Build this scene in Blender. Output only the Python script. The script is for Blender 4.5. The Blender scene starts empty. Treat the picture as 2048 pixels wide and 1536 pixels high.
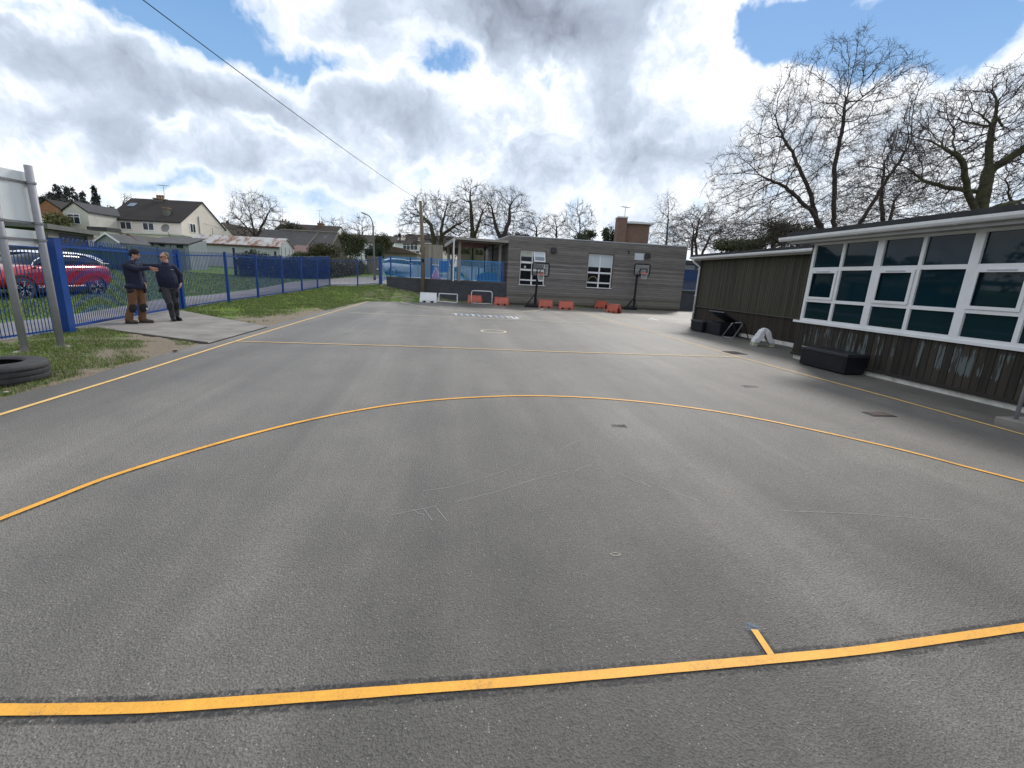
import bpy, bmesh, math, random
import numpy as np
from mathutils import Vector, Matrix
R=math.radians
rng=random.Random(7); nr=np.random.default_rng(7)
sc=bpy.context.scene; COL=sc.collection
# ---------------------------------------------------------------- camera
FPX,PIT,ROL,YAW,HC=886.1,R(13.304),R(2.983),R(8.652),1.6
Fv=np.array([math.sin(YAW)*math.cos(PIT),math.cos(YAW)*math.cos(PIT),-math.sin(PIT)])
r0=np.array([math.cos(YAW),-math.sin(YAW),0.]); u0=np.cross(r0,Fv)
Rv=math.cos(ROL)*r0+math.sin(ROL)*u0; Uv=-math.sin(ROL)*r0+math.cos(ROL)*u0
cam=bpy.data.cameras.new('camera'); co=bpy.data.objects.new('camera',cam); COL.objects.link(co)
cam.sensor_width=36; cam.lens=FPX/2048*36; cam.clip_start=.05; cam.clip_end=3000
m=Matrix.Identity(4)
for i in range(3): m[i][0]=Rv[i]; m[i][1]=Uv[i]; m[i][2]=-Fv[i]
m[0][3]=0; m[1][3]=0; m[2][3]=HC
co.matrix_world=m; sc.camera=co
H3=np.array([math.sin(YAW),math.cos(YAW),0.]); R3=np.array([math.cos(YAW),-math.sin(YAW),0.])
def ray(px,py): return Fv+Rv*(px-1024)/FPX-Uv*(py-768)/FPX
O=np.array([0,0,HC])
def at(px,py,x=None,y=None,z=None,s=None):
    d=ray(px,py)
    t=(z-HC)/d[2] if z is not None else (y/d[1] if y is not None else (x/d[0] if x is not None else s/(d@H3)))
    return O+t*d
def LX(px,py,s):
    p=at(px,py,s=s); return float(p@R3),float(p[2])
# ---------------------------------------------------------------- light, sky
sc.view_settings.view_transform='Standard'; sc.view_settings.look='None'; sc.view_settings.gamma=1
sc.view_settings.exposure=0.62
SUN_AZ,SUN_EL=R(8.65+25),R(38)
sd=Vector((math.sin(SUN_AZ)*math.cos(SUN_EL),math.cos(SUN_AZ)*math.cos(SUN_EL),math.sin(SUN_EL)))
sl=bpy.data.lights.new('sun','SUN'); sl.energy=1.5; sl.angle=R(10); sl.color=(1,.95,.88)
so=bpy.data.objects.new('sun',sl); COL.objects.link(so); so.rotation_euler=sd.to_track_quat('Z','Y').to_euler(); so.location=(0,0,30)
W=bpy.data.worlds.new('World'); sc.world=W; W.use_nodes=True; wt=W.node_tree; wt.nodes.clear()
class NT:
    def __init__(s,t): s.t=t
    def n(s,typ,**k):
        o=s.t.nodes.new(typ)
        for a,b in k.items(): setattr(o,a,b)
        return o
    def l(s,a,b): s.t.links.new(a,b)
    def m(s,op,a,b=None,c=None,clamp=False):
        o=s.n('ShaderNodeMath',operation=op); o.use_clamp=clamp
        for i,v in enumerate((a,b,c)):
            if v is None: continue
            if isinstance(v,(int,float)): o.inputs[i].default_value=v
            else: s.l(v,o.inputs[i])
        return o.outputs[0]
    def vm(s,op,a,b=None):
        o=s.n('ShaderNodeVectorMath',operation=op)
        for i,v in enumerate((a,b)):
            if v is None: continue
            if isinstance(v,(tuple,list)): o.inputs[i].default_value=v
            else: s.l(v,o.inputs[i])
        return o
    def noise(s,vec,scale,detail=4,rough=.55,dist=0,out='Fac'):
        o=s.n('ShaderNodeTexNoise'); o.inputs['Scale'].default_value=scale; o.inputs['Detail'].default_value=detail
        o.inputs['Roughness'].default_value=rough; o.inputs['Distortion'].default_value=dist
        if vec is not None: s.l(vec,o.inputs['Vector'])
        return o.outputs[out]
    def ramp(s,fac,pts,interp='LINEAR'):
        o=s.n('ShaderNodeValToRGB'); o.color_ramp.interpolation=interp; e=o.color_ramp.elements
        while len(e)>len(pts): e.remove(e[-1])
        while len(e)<len(pts): e.new(1)
        for q,(p,c) in zip(e,pts): q.position=p; q.color=(c[0],c[1],c[2],1) if isinstance(c,(tuple,list)) else (c,c,c,1)
        s.l(fac,o.inputs[0]); return o.outputs[0]
    def mix(s,fac,a,b,bt='MIX'):
        o=s.n('ShaderNodeMix',data_type='RGBA',blend_type=bt)
        for i,v in ((0,fac),(6,a),(7,b)):
            if isinstance(v,(int,float)): o.inputs[i].default_value=v
            elif isinstance(v,(tuple,list)): o.inputs[i].default_value=(v[0],v[1],v[2],1)
            else: s.l(v,o.inputs[i])
        return o.outputs[2]
    def maprange(s,v,a,b,c=0,d=1,smooth=False):
        o=s.n('ShaderNodeMapRange'); o.interpolation_type='SMOOTHSTEP' if smooth else 'LINEAR'
        s.l(v,o.inputs[0])
        for i,x in enumerate((a,b,c,d)): o.inputs[1+i].default_value=x
        return o.outputs[0]
w=NT(wt)
V=w.n('ShaderNodeTexCoord').outputs['Generated']
sky=w.n('ShaderNodeTexSky',sky_type='NISHITA'); sky.sun_disc=False; sky.sun_elevation=SUN_EL; sky.sun_rotation=SUN_AZ
sky.air_density=1.0; sky.dust_density=.6; sky.ozone_density=1.5
# warp the direction so that the cloud masses get ragged edges
wn=w.noise(V,2.6,6,.6,out='Color')
wv=w.vm('SUBTRACT',wn,(.5,.5,.5)).outputs[0]
ws=w.vm('MULTIPLY',wv,(.20,.20,.15)).outputs[0]
wn2=w.noise(V,11,4,.6,out='Color'); wv2=w.vm('MULTIPLY',w.vm('SUBTRACT',wn2,(.5,.5,.5)).outputs[0],(.09,.09,.07)).outputs[0]
VW=w.vm('ADD',w.vm('ADD',V,ws).outputs[0],wv2).outputs[0]
def blob(px,py,rx,ry,rot):
    d=ray(px,py); n=d/np.linalg.norm(d); e=(ray(px+1,py)-ray(px,py)); e-=n*(e@n); e/=np.linalg.norm(e); f=np.cross(e,n)
    k=1/np.linalg.norm(d)/FPX
    a=R(rot); ex=math.cos(a)*e-math.sin(a)*f; ey=math.sin(a)*e+math.cos(a)*f
    ax=tuple(float(q)/(rx*k) for q in ex); ay=tuple(float(q)/(ry*k) for q in ey)
    n=np.array(n)
    q=w.vm('SUBTRACT',VW,tuple(float(c) for c in n)).outputs[0]
    x=w.vm('DOT_PRODUCT',q,ax).outputs['Value']; y=w.vm('DOT_PRODUCT',q,ay).outputs['Value']
    return w.m('POWER',2.718,w.m('MULTIPLY',w.m('MULTIPLY_ADD',x,x,w.m('MULTIPLY',y,y)),-1.0))
def total(L):
    t=None
    for (px,py,rx,ry,rot,amp) in L:
        b=blob(px,py,rx,ry,rot); t=w.m('MULTIPLY',b,amp) if t is None else w.m('MULTIPLY_ADD',b,amp,t)
    return t
# (px,py,rx,ry,rot,amp): directions read from the photograph; + is thicker cloud, - is clear sky
DENS=[(430,40,150,70,32,-1.5),(290,-10,120,30,0,-.9),(660,128,130,26,3,-1.1),(880,120,95,46,20,-1.15),(1090,145,42,22,0,-.9),
 (1640,50,210,62,8,-2.0),(1900,20,120,55,0,-1.5),(1500,25,60,35,0,-.8),(45,175,30,30,0,-.8),(560,252,62,15,14,-1.0),(345,232,45,11,8,-.6),
 (385,345,80,22,5,-.75),(290,362,100,18,0,-.6),(20,15,90,26,0,-.7),(120,310,80,14,4,-.3),(620,370,120,16,0,-.35),
 (650,60,150,62,0,.55),(1150,20,330,100,0,1.1),(1000,40,120,80,0,.5),(340,150,190,60,18,.75),(560,190,170,42,8,.6),(820,210,190,55,12,.6),(1290,215,110,75,0,.7),
 (1230,310,240,52,0,.6),(420,300,240,42,6,.45),(860,270,120,45,0,.4),(1040,250,70,60,0,.45),(1520,170,150,80,15,.35),(700,345,110,28,5,.3),(90,120,190,60,10,.3),
 (1850,170,220,60,-25,.1),(1080,380,200,40,0,.35),(150,250,220,40,5,.3)]
DARK=[(1140,25,270,75,0,1.0),(1000,60,110,50,0,.4),(340,150,130,42,18,.55),(480,190,150,34,10,.4),(1290,210,95,60,0,.6),(1230,310,200,42,0,.5),(1400,100,60,50,0,.2),
 (800,205,150,34,8,.25),(420,310,220,34,6,.25),(860,265,80,32,0,.25),(1040,240,60,45,0,.25),(700,345,100,24,5,.2),(560,340,120,24,5,.15),(660,80,60,30,0,.15),(1080,370,150,30,0,.2),(1500,150,90,45,0,.15),(300,330,120,30,0,.1)]
GLOW=[(1420,90,190,130,0,.55),(1250,150,260,170,0,.15),(980,190,70,90,20,.3),(1650,190,200,120,0,.25),(1250,265,130,22,5,.3),(1000,320,60,60,0,.15),(840,150,150,24,10,.2),(380,80,90,30,20,.15),(1800,130,160,60,-20,.1),(640,30,120,50,0,.12)]
fb=w.noise(VW,5.6,10,.58,.5); fb2=w.noise(V,13,9,.62,.3)
den=w.m('ADD',w.m('MULTIPLY',total(DENS),1.45),w.m('MULTIPLY',w.m('SUBTRACT',fb,.5),5.6)); den=w.m('ADD',den,w.m('MULTIPLY',w.m('SUBTRACT',fb2,.5),2.1)); den=w.m('ADD',den,.52)
alpha=w.maprange(den,-.85,.75,0,1,True)
den2=w.m('ADD',den,w.m('MULTIPLY',total(DARK),.85)); den2=w.m('SUBTRACT',den2,w.m('MULTIPLY',total(GLOW),1.45))
ccol=w.ramp(w.maprange(den2,-.5,3.7,0,1),[(.0,(1.5,1.47,1.44)),(.11,(1.16,1.16,1.17)),(.25,(.98,1.02,1.07)),(.36,(.76,.84,.96)),(.50,(.58,.67,.80)),(.68,(.46,.53,.65)),(1,(.24,.27,.34))])
cc=w.vm('SCALE',ccol); cc.inputs[3].default_value=7.0; cc=cc.outputs[0]
sz=w.n('ShaderNodeSeparateXYZ'); w.l(V,sz.inputs[0])
grad=w.ramp(sz.outputs[2],[(.0,(.46,.54,.62)),(.22,(.22,.38,.58)),(.55,(.085,.20,.44)),(1,(.06,.13,.30))]); gs=w.vm('SCALE',grad); gs.inputs[3].default_value=10.0
skc=w.mix(.9,w.mix(1.0,sky.outputs[0],(.62,.74,.92),'MULTIPLY'),gs.outputs[0])
fin=w.mix(alpha,skc,cc)
bg=w.n('ShaderNodeBackground'); bg.inputs[1].default_value=.1; w.l(fin,bg.inputs[0])
wo=w.n('ShaderNodeOutputWorld'); w.l(bg.outputs[0],wo.inputs[0])
try: W.cycles.sampling_method='MANUAL'; W.cycles.sample_map_resolution=512
except Exception: pass
# ---------------------------------------------------------------- helpers
def setp(o,label=None,cat=None,group=None,kind=None,category=None):
    cat=cat or category
    if label: o['label']=label
    if cat: o['category']=cat
    if group: o['group']=group
    if kind: o['kind']=kind
    return o
def thing(name,label,cat,loc=(0,0,0),rz=0,group=None):
    o=bpy.data.objects.new(name,None); COL.objects.link(o); o.location=[float(v) for v in loc]; o.rotation_euler=(0,0,rz); o.empty_display_size=.2
    return setp(o,label,cat,group)
def bgthing(name,label,cat,X,s,z=0,group=None):      # placed in the frame turned to face the viewer's heading
    p=s*H3+X*R3; return thing(name,label,cat,(p[0],p[1],z),-YAW,group)
SHEAR=0
class MB:
    def __init__(s): s.v=[]; s.f=[]; s.mi=[]; s.cur=0
    def add(s,vs,fs):
        if SHEAR: vs=[(v[0]+SHEAR*v[2],v[1],v[2]) for v in vs]
        b=len(s.v); s.v+= [tuple(map(float,v)) for v in vs]; s.f+=[tuple(i+b for i in f) for f in fs]; s.mi+=[s.cur]*len(fs); return s
    def box(s,x0,x1,y0,y1,z0,z1,M=None):
        vs=[Vector((x,y,z)) for z in (z0,z1) for y in (y0,y1) for x in (x0,x1)]
        if M is not None: vs=[M@v for v in vs]
        return s.add(vs,[(0,2,3,1),(4,5,7,6),(0,1,5,4),(2,6,7,3),(0,4,6,2),(1,3,7,5)])
    def cbox(s,c,d,M=None):
        return s.box(c[0]-d[0]/2,c[0]+d[0]/2,c[1]-d[1]/2,c[1]+d[1]/2,c[2]-d[2]/2,c[2]+d[2]/2,M)
    def bar(s,a,b,wd,ht):      # rectangular bar between two points
        a=Vector(a); b=Vector(b); d=b-a; L=d.length; q=d.to_track_quat('X','Z').to_matrix().to_4x4(); M=Matrix.Translation(a)@q
        return s.box(0,L,-wd/2,wd/2,-ht/2,ht/2,M)
    def tube(s,pts,r,n=8,caps=True,close=False):
        pts=[Vector(p) for p in pts]; N=len(pts); rr=r if isinstance(r,(list,tuple)) else [r]*N
        vs=[]; pu=None
        for i,p in enumerate(pts):
            if close: d=pts[(i+1)%N]-pts[i-1]
            else: d=(pts[min(i+1,N-1)]-pts[max(i-1,0)])
            d.normalize()
            if pu is None: pu=d.orthogonal().normalized()
            else:
                pu=(pu-d*pu.dot(d)); pu=pu.normalized() if pu.length>1e-6 else d.orthogonal().normalized()
            w_=d.cross(pu)
            for k in range(n):
                a=2*math.pi*k/n; vs.append(p+(pu*math.cos(a)+w_*math.sin(a))*rr[i])
        fs=[]
        for i in range(N if close else N-1):
            j=(i+1)%N
            for k in range(n): fs.append((i*n+k,i*n+(k+1)%n,j*n+(k+1)%n,j*n+k))
        if caps and not close: fs+=[tuple(range(n))[::-1],tuple((N-1)*n+k for k in range(n))]
        return s.add(vs,fs)
    def prism(s,poly,y0,y1,M=None):   # poly in xz, extruded along y
        n=len(poly); vs=[Vector((p[0],y0,p[1])) for p in poly]+[Vector((p[0],y1,p[1])) for p in poly]
        if M is not None: vs=[M@v for v in vs]
        return s.add(vs,[tuple(range(n)),tuple(range(2*n-1,n-1,-1))]+[(i,i+n,(i+1)%n+n,(i+1)%n) for i in range(n)])
    def lathe(s,prof,n=24,M=None):    # prof (r,z)
        vs=[]; fs=[]
        for r_,z in prof:
            for k in range(n):
                a=2*math.pi*k/n; v=Vector((r_*math.cos(a),r_*math.sin(a),z)); vs.append(M@v if M is not None else v)
        for i in range(len(prof)-1):
            for k in range(n): fs.append((i*n+k,i*n+(k+1)%n,(i+1)*n+(k+1)%n,(i+1)*n+k))
        return s.add(vs,fs)
    def sph(s,c,r,n=12,m_=8,M=None):
        c=Vector(c); r=r if isinstance(r,(tuple,list)) else (r,r,r); vs=[];fs=[]
        for i in range(m_+1):
            t=math.pi*i/m_
            for k in range(n):
                a=2*math.pi*k/n; v=Vector((r[0]*math.sin(t)*math.cos(a),r[1]*math.sin(t)*math.sin(a),r[2]*math.cos(t)))
                if M is not None: v=M@v
                vs.append(c+v)
        for i in range(m_):
            for k in range(n): fs.append((i*n+k,(i+1)*n+k,(i+1)*n+(k+1)%n,i*n+(k+1)%n))
        return s.add(vs,fs)
    def quad(s,a,b,c,d): return s.add([a,b,c,d],[(0,1,2,3)])
    def build(s,name,mats,parent=None,smooth=False,bevel=0,**tags):
        me=bpy.data.meshes.new(name); me.from_pydata(s.v,[],s.f)
        mats=mats if isinstance(mats,(list,tuple)) else [mats]
        for m_ in mats: me.materials.append(m_)
        if len(mats)>1: me.polygons.foreach_set('material_index',s.mi)
        if smooth: me.polygons.foreach_set('use_smooth',[True]*len(s.f))
        me.update(); o=bpy.data.objects.new(name,me); COL.objects.link(o)
        if parent is not None: o.parent=parent
        if bevel:
            b=o.modifiers.new('b','BEVEL'); b.width=bevel; b.segments=2; b.limit_method='ANGLE'
        if tags: setp(o,**tags)
        return o
def npmesh(name,V_,F_,mats,parent=None,mi=None,smooth=False,**tags):
    me=bpy.data.meshes.new(name); V_=np.asarray(V_,np.float32); F_=np.asarray(F_,np.int32); k=F_.shape[1]
    me.vertices.add(len(V_)); me.vertices.foreach_set('co',V_.ravel()); me.loops.add(F_.size); me.loops.foreach_set('vertex_index',F_.ravel())
    me.polygons.add(len(F_)); me.polygons.foreach_set('loop_start',np.arange(0,F_.size,k,dtype=np.int32))
    mats=mats if isinstance(mats,(list,tuple)) else [mats]
    for m_ in mats: me.materials.append(m_)
    if mi is not None: me.polygons.foreach_set('material_index',np.asarray(mi,np.int32))
    if smooth: me.polygons.foreach_set('use_smooth',np.ones(len(F_),bool))
    me.update(calc_edges=True); me.validate()
    o=bpy.data.objects.new(name,me); COL.objects.link(o)
    if parent is not None: o.parent=parent
    if tags: setp(o,**tags)
    return o
# ---------------------------------------------------------------- materials
def mat(name,c1,c2=None,scale=3,rough=.7,metal=0,spec=.5,bump=0,bscale=40,detail=5,lo=.3,hi=.7,stretch=None,coat=0):
    m_=bpy.data.materials.new(name); m_.use_nodes=True; t=NT(m_.node_tree); b=m_.node_tree.nodes['Principled BSDF']
    b.inputs['Roughness'].default_value=rough; b.inputs['Metallic'].default_value=metal; b.inputs['Specular IOR Level'].default_value=spec
    if coat: b.inputs['Coat Weight'].default_value=coat; b.inputs['Coat Roughness'].default_value=.05
    tc=t.n('ShaderNodeTexCoord').outputs['Object']; v=tc
    if stretch: v=t.vm('MULTIPLY',tc,stretch).outputs[0]
    if c2 is None: c2=tuple(min(1,x*.82) for x in c1)
    n_=t.noise(v,scale,detail,.6)
    t.l(t.ramp(n_,[(lo,c1),(hi,c2)]),b.inputs['Base Color'])
    if bump:
        bn=t.n('ShaderNodeBump'); bn.inputs['Strength'].default_value=bump; bn.inputs['Distance'].default_value=.01
        t.l(t.noise(v,bscale,4),bn.inputs['Height']); t.l(bn.outputs[0],b.inputs['Normal'])
    m_['t']=1
    return m_
def shader(m_): return NT(m_.node_tree),m_.node_tree.nodes['Principled BSDF']
def newmat(name,rough=.7,metal=0,spec=.5):
    m_=bpy.data.materials.new(name); m_.use_nodes=True; t,b=shader(m_)
    b.inputs['Roughness'].default_value=rough; b.inputs['Metallic'].default_value=metal; b.inputs['Specular IOR Level'].default_value=spec
    return m_,t,b
def bumpn(t,b,h,s,d=.01):
    bn=t.n('ShaderNodeBump'); bn.inputs['Strength'].default_value=s; bn.inputs['Distance'].default_value=d
    t.l(h,bn.inputs['Height']); t.l(bn.outputs[0],b.inputs['Normal'])
# asphalt
ASPH,t,b=newmat('asphalt',.55,0,.85)
tc=t.n('ShaderNodeTexCoord').outputs['Object']
big=t.noise(tc,.22,4,.6); st=t.noise(t.vm('MULTIPLY',tc,(1.0,.09,1)).outputs[0],.75,5,.6,.4); md=t.noise(tc,1.7,6,.65); fine=t.noise(tc,75,3,.8); fin2=t.noise(tc,24,5,.8)
f_=t.m('ADD',t.m('MULTIPLY',t.m('SUBTRACT',big,.5),.65),t.m('MULTIPLY',t.m('SUBTRACT',st,.5),1.0)); f_=t.m('MULTIPLY_ADD',t.m('SUBTRACT',md,.5),.34,f_)
f_=t.m('MULTIPLY_ADD',t.m('SUBTRACT',fine,.5),1.05,f_); f_=t.m('MULTIPLY_ADD',t.m('SUBTRACT',fin2,.5),.38,f_); f_=t.m('ADD',f_,.5)
base=t.ramp(f_,[(.08,(.034,.034,.033)),(.5,(.122,.120,.114)),(.92,(.30,.295,.28))])
vo=t.n('ShaderNodeTexVoronoi'); vo.inputs['Scale'].default_value=120; t.l(tc,vo.inputs['Vector'])
rv=t.n('ShaderNodeSeparateColor'); t.l(vo.outputs['Color'],rv.inputs[0])
spk=t.m('MULTIPLY',t.m('GREATER_THAN',rv.outputs[0],.974),t.m('LESS_THAN',vo.outputs['Distance'],.34))
base=t.mix(t.m('MULTIPLY',spk,.7),base,(.52,.51,.48))
base=t.mix(1.0,base,(.97,.905,.82),'MULTIPLY')
spd=t.m('MULTIPLY',t.m('LESS_THAN',rv.outputs[1],.16),t.m('LESS_THAN',vo.outputs['Distance'],.5))
base=t.mix(t.m('MULTIPLY',spd,.5),base,(.03,.03,.03))
pt=t.ramp(t.noise(t.vm('ADD',tc,(31,7,0)).outputs[0],.9,6,.7),[(.66,0),(.74,1)]); base=t.mix(t.m('MULTIPLY',pt,.35),base,(.2,.195,.18))
vc=t.n('ShaderNodeTexVoronoi',feature='DISTANCE_TO_EDGE'); vc.inputs['Scale'].default_value=.55; t.l(t.vm('ADD',tc,t.vm('MULTIPLY',t.noise(tc,2.2,5,.7,out='Color'),(.9,.9,0)).outputs[0]).outputs[0],vc.inputs['Vector'])
ck=t.m('MULTIPLY',t.m('LESS_THAN',vc.outputs['Distance'],.0035),t.maprange(t.noise(t.vm('ADD',tc,(9,3,0)).outputs[0],.35,3),.52,.62,0,.75)); base=t.mix(ck,base,(.03,.03,.03))
ol=t.ramp(t.noise(t.vm('ADD',tc,(5,17,0)).outputs[0],1.3,5,.6),[(.68,0),(.76,1)]); base=t.mix(t.m('MULTIPLY',ol,.28),base,(.045,.045,.046))
t.l(base,b.inputs['Base Color']); bumpn(t,b,t.m('ADD',vo.outputs['Distance'],t.m('MULTIPLY',fine,1.6)),.85,.008)
t.l(t.ramp(md,[(.3,.46),(.7,.60)]),b.inputs['Roughness'])
# concrete
CONC=mat('concrete',(.27,.25,.225),(.15,.143,.132),1.6,.85,bump=.3,bscale=60,detail=9,lo=.35,hi=.7)
PATHM=mat('path_surface',(.25,.24,.24),(.17,.165,.165),.9,.85,bump=.3,bscale=80,detail=9)
# yellow paint
def paint(name,c,wear,wc=(.10,.10,.095)):
    m_,t,b=newmat(name,.6); tc=t.n('ShaderNodeTexCoord').outputs['Object']
    n1=t.noise(tc,85,5,.8); n2=t.noise(tc,4,5,.65); k=t.m('ADD',t.m('MULTIPLY',n1,.6),t.m('MULTIPLY',n2,.5))
    col=t.mix(t.maprange(t.m('ADD',t.m('MULTIPLY',n1,.5),t.m('MULTIPLY',n2,.5)),.35,.65),c,tuple(x*.62 for x in c))
    t.l(t.mix(t.maprange(k,wear,wear+.12,0,.8),col,wc),b.inputs['Base Color']); bumpn(t,b,t.noise(tc,110,3),.35,.005); return m_
YEL=paint('yellow_line_paint',(.95,.46,.055),.62); YELF=paint('worn_line_paint',(.90,.58,.20),.66); YELBLOOM=paint('bloom_pale_line_paint',(.80,.70,.50),.60)  # pale tone for the far lines is glare bloom put into the colour
WHP=paint('white_line_paint',(.72,.74,.76),.6); BLP=paint('pale_blue_line_paint',(.42,.52,.68),.60); CHALK=paint('chalk',(.36,.36,.35),.58,(.17,.165,.155))
HALO,t,b=newmat('line_sealant',.7); tc=t.n('ShaderNodeTexCoord').outputs['Object']
t.l(t.ramp(t.noise(tc,70,4,.7),[(.3,(.020,.020,.023)),(.7,(.05,.05,.052))]),b.inputs['Base Color']); t.l(t.maprange(t.m('ADD',t.noise(tc,55,4,.75),t.m('MULTIPLY',t.noise(tc,3,3),.5)),.62,.82,.85,.0),b.inputs['Alpha'])
# ground cover
GRASS,t,b=newmat('grass_and_soil',.95,0,.2)
tc=t.n('ShaderNodeTexCoord').outputs['Object']; sx=t.n('ShaderNodeSeparateXYZ'); t.l(tc,sx.inputs[0])
g1=t.noise(tc,2.4,6,.65); g2=t.noise(tc,24,6,.75); g3=t.noise(tc,.35,3,.5)
gc=t.ramp(t.m('MULTIPLY_ADD',t.m('SUBTRACT',g2,.5),.9,g1),[(.22,(.040,.075,.012)),(.5,(.105,.175,.026)),(.8,(.20,.27,.055))])
soil=t.ramp(g2,[(.3,(.17,.135,.095)),(.7,(.30,.26,.20))])
edge=t.maprange(sx.outputs[0],-6.9,-4.9,0,.30); far=t.maprange(sx.outputs[1],13.5,21,.10,-.22); verge=t.m('GREATER_THAN',sx.outputs[0],-9.2)
near=t.maprange(sx.outputs[1],6.0,9.5,-.16,.05)
k=t.m('ADD',t.m('ADD',g1,edge),t.m('MULTIPLY',t.m('ADD',far,near),1.0)); k=t.m('MULTIPLY_ADD',t.m('SUBTRACT',g2,.5),.35,k)
k=t.m('MULTIPLY',t.maprange(k,.60,.72,0,1),verge)
t.l(t.mix(k,gc,soil),b.inputs['Base Color']); bumpn(t,b,g2,.9,.04)
# simple ones
BLUE=mat('blue_painted_steel',(.003,.040,.19),(.004,.052,.25),2,.38,spec=.6)
BLUEP=mat('blue_nursery_railing',(.045,.30,.66),(.055,.34,.72),2,.4)
GALV=mat('galvanised_steel',(.30,.31,.33),(.22,.225,.24),9,.45,.75)
GREYP=mat('grey_post_paint',(.30,.30,.33),(.24,.24,.26),6,.5)
WHITE=mat('white_plastic',(.80,.81,.82),(.70,.71,.72),3,.35)
OFFW=mat('weathered_white_sheet',(.62,.64,.62),(.52,.55,.52),1.2,.55)
WPAINT=mat('white_plinth_paint',(.70,.69,.64),(.45,.43,.37),5,.75,bump=.4,bscale=30,lo=.45,hi=.75)
BLACKP=mat('black_plastic',(.006,.007,.011),(.011,.012,.017),4,.5,spec=.3)
RUBBER=mat('black_rubber',(.022,.022,.024),(.04,.04,.042),12,.75,bump=.3,bscale=50)
ORANGE=mat('orange_plastic',(.52,.12,.075),(.38,.09,.06),4,.5)
ORANGED=mat('rim_orange',(.7,.12,.05),None,4,.5)
ROOFF=mat('roof_felt',(.022,.024,.026),(.045,.047,.05),2,.9,bump=.4,bscale=60)
TILE=mat('roof_tile',(.034,.027,.024),(.018,.016,.015),1.4,.9,bump=.8,bscale=14,detail=8,stretch=(1,1,3))
TILEB=mat('brown_roof_tile',(.048,.034,.028),(.024,.019,.017),1.2,.9,bump=.8,bscale=14,detail=8,stretch=(1,1,3))
REND=mat('cream_render',(.74,.67,.60),(.64,.58,.515),.8,.85)
RENDW=mat('white_render',(.74,.75,.76),(.62,.63,.64),.8,.85)
REND2=mat('pale_render',(.62,.60,.53),(.48,.47,.42),.8,.85)
def brick(name,c1,c2,mortar,scale=1.0,rough=.9):
    m_,t,b=newmat(name,rough); tc=t.n('ShaderNodeTexCoord').outputs['Object']
    sx=t.n('ShaderNodeSeparateXYZ'); t.l(tc,sx.inputs[0]); cb=t.n('ShaderNodeCombineXYZ'); t.l(t.m('ADD',sx.outputs[0],sx.outputs[1]),cb.inputs[0]); t.l(sx.outputs[2],cb.inputs[1])
    br_=t.n('ShaderNodeTexBrick'); t.l(cb.outputs[0],br_.inputs['Vector']); br_.inputs['Scale'].default_value=scale
    br_.inputs['Brick Width'].default_value=.225; br_.inputs['Row Height'].default_value=.075; br_.inputs['Mortar Size'].default_value=.008
    for q,c in (('Color1',c1),('Color2',c2),('Mortar',mortar)): br_.inputs[q].default_value=(*c,1)
    n_=t.noise(tc,1.5,6,.7); t.l(t.mix(t.maprange(n_,.3,.75,0,.6),br_.outputs[0],tuple(x*.6 for x in c1)),b.inputs['Base Color']); bumpn(t,b,br_.outputs['Fac'],-.4,.01); return m_
DBRICK=brick('dark_brick',(.045,.05,.062),(.070,.075,.088),(.10,.10,.105))
BRICK=brick('brown_brick',(.20,.115,.075),(.15,.085,.06),(.22,.18,.15))
RBRICK=brick('red_brick',(.33,.13,.06),(.26,.10,.05),(.28,.20,.14))
BLOCKW=brick('grey_block',(.24,.23,.20),(.20,.19,.17),(.18,.17,.15),.5)
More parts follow.
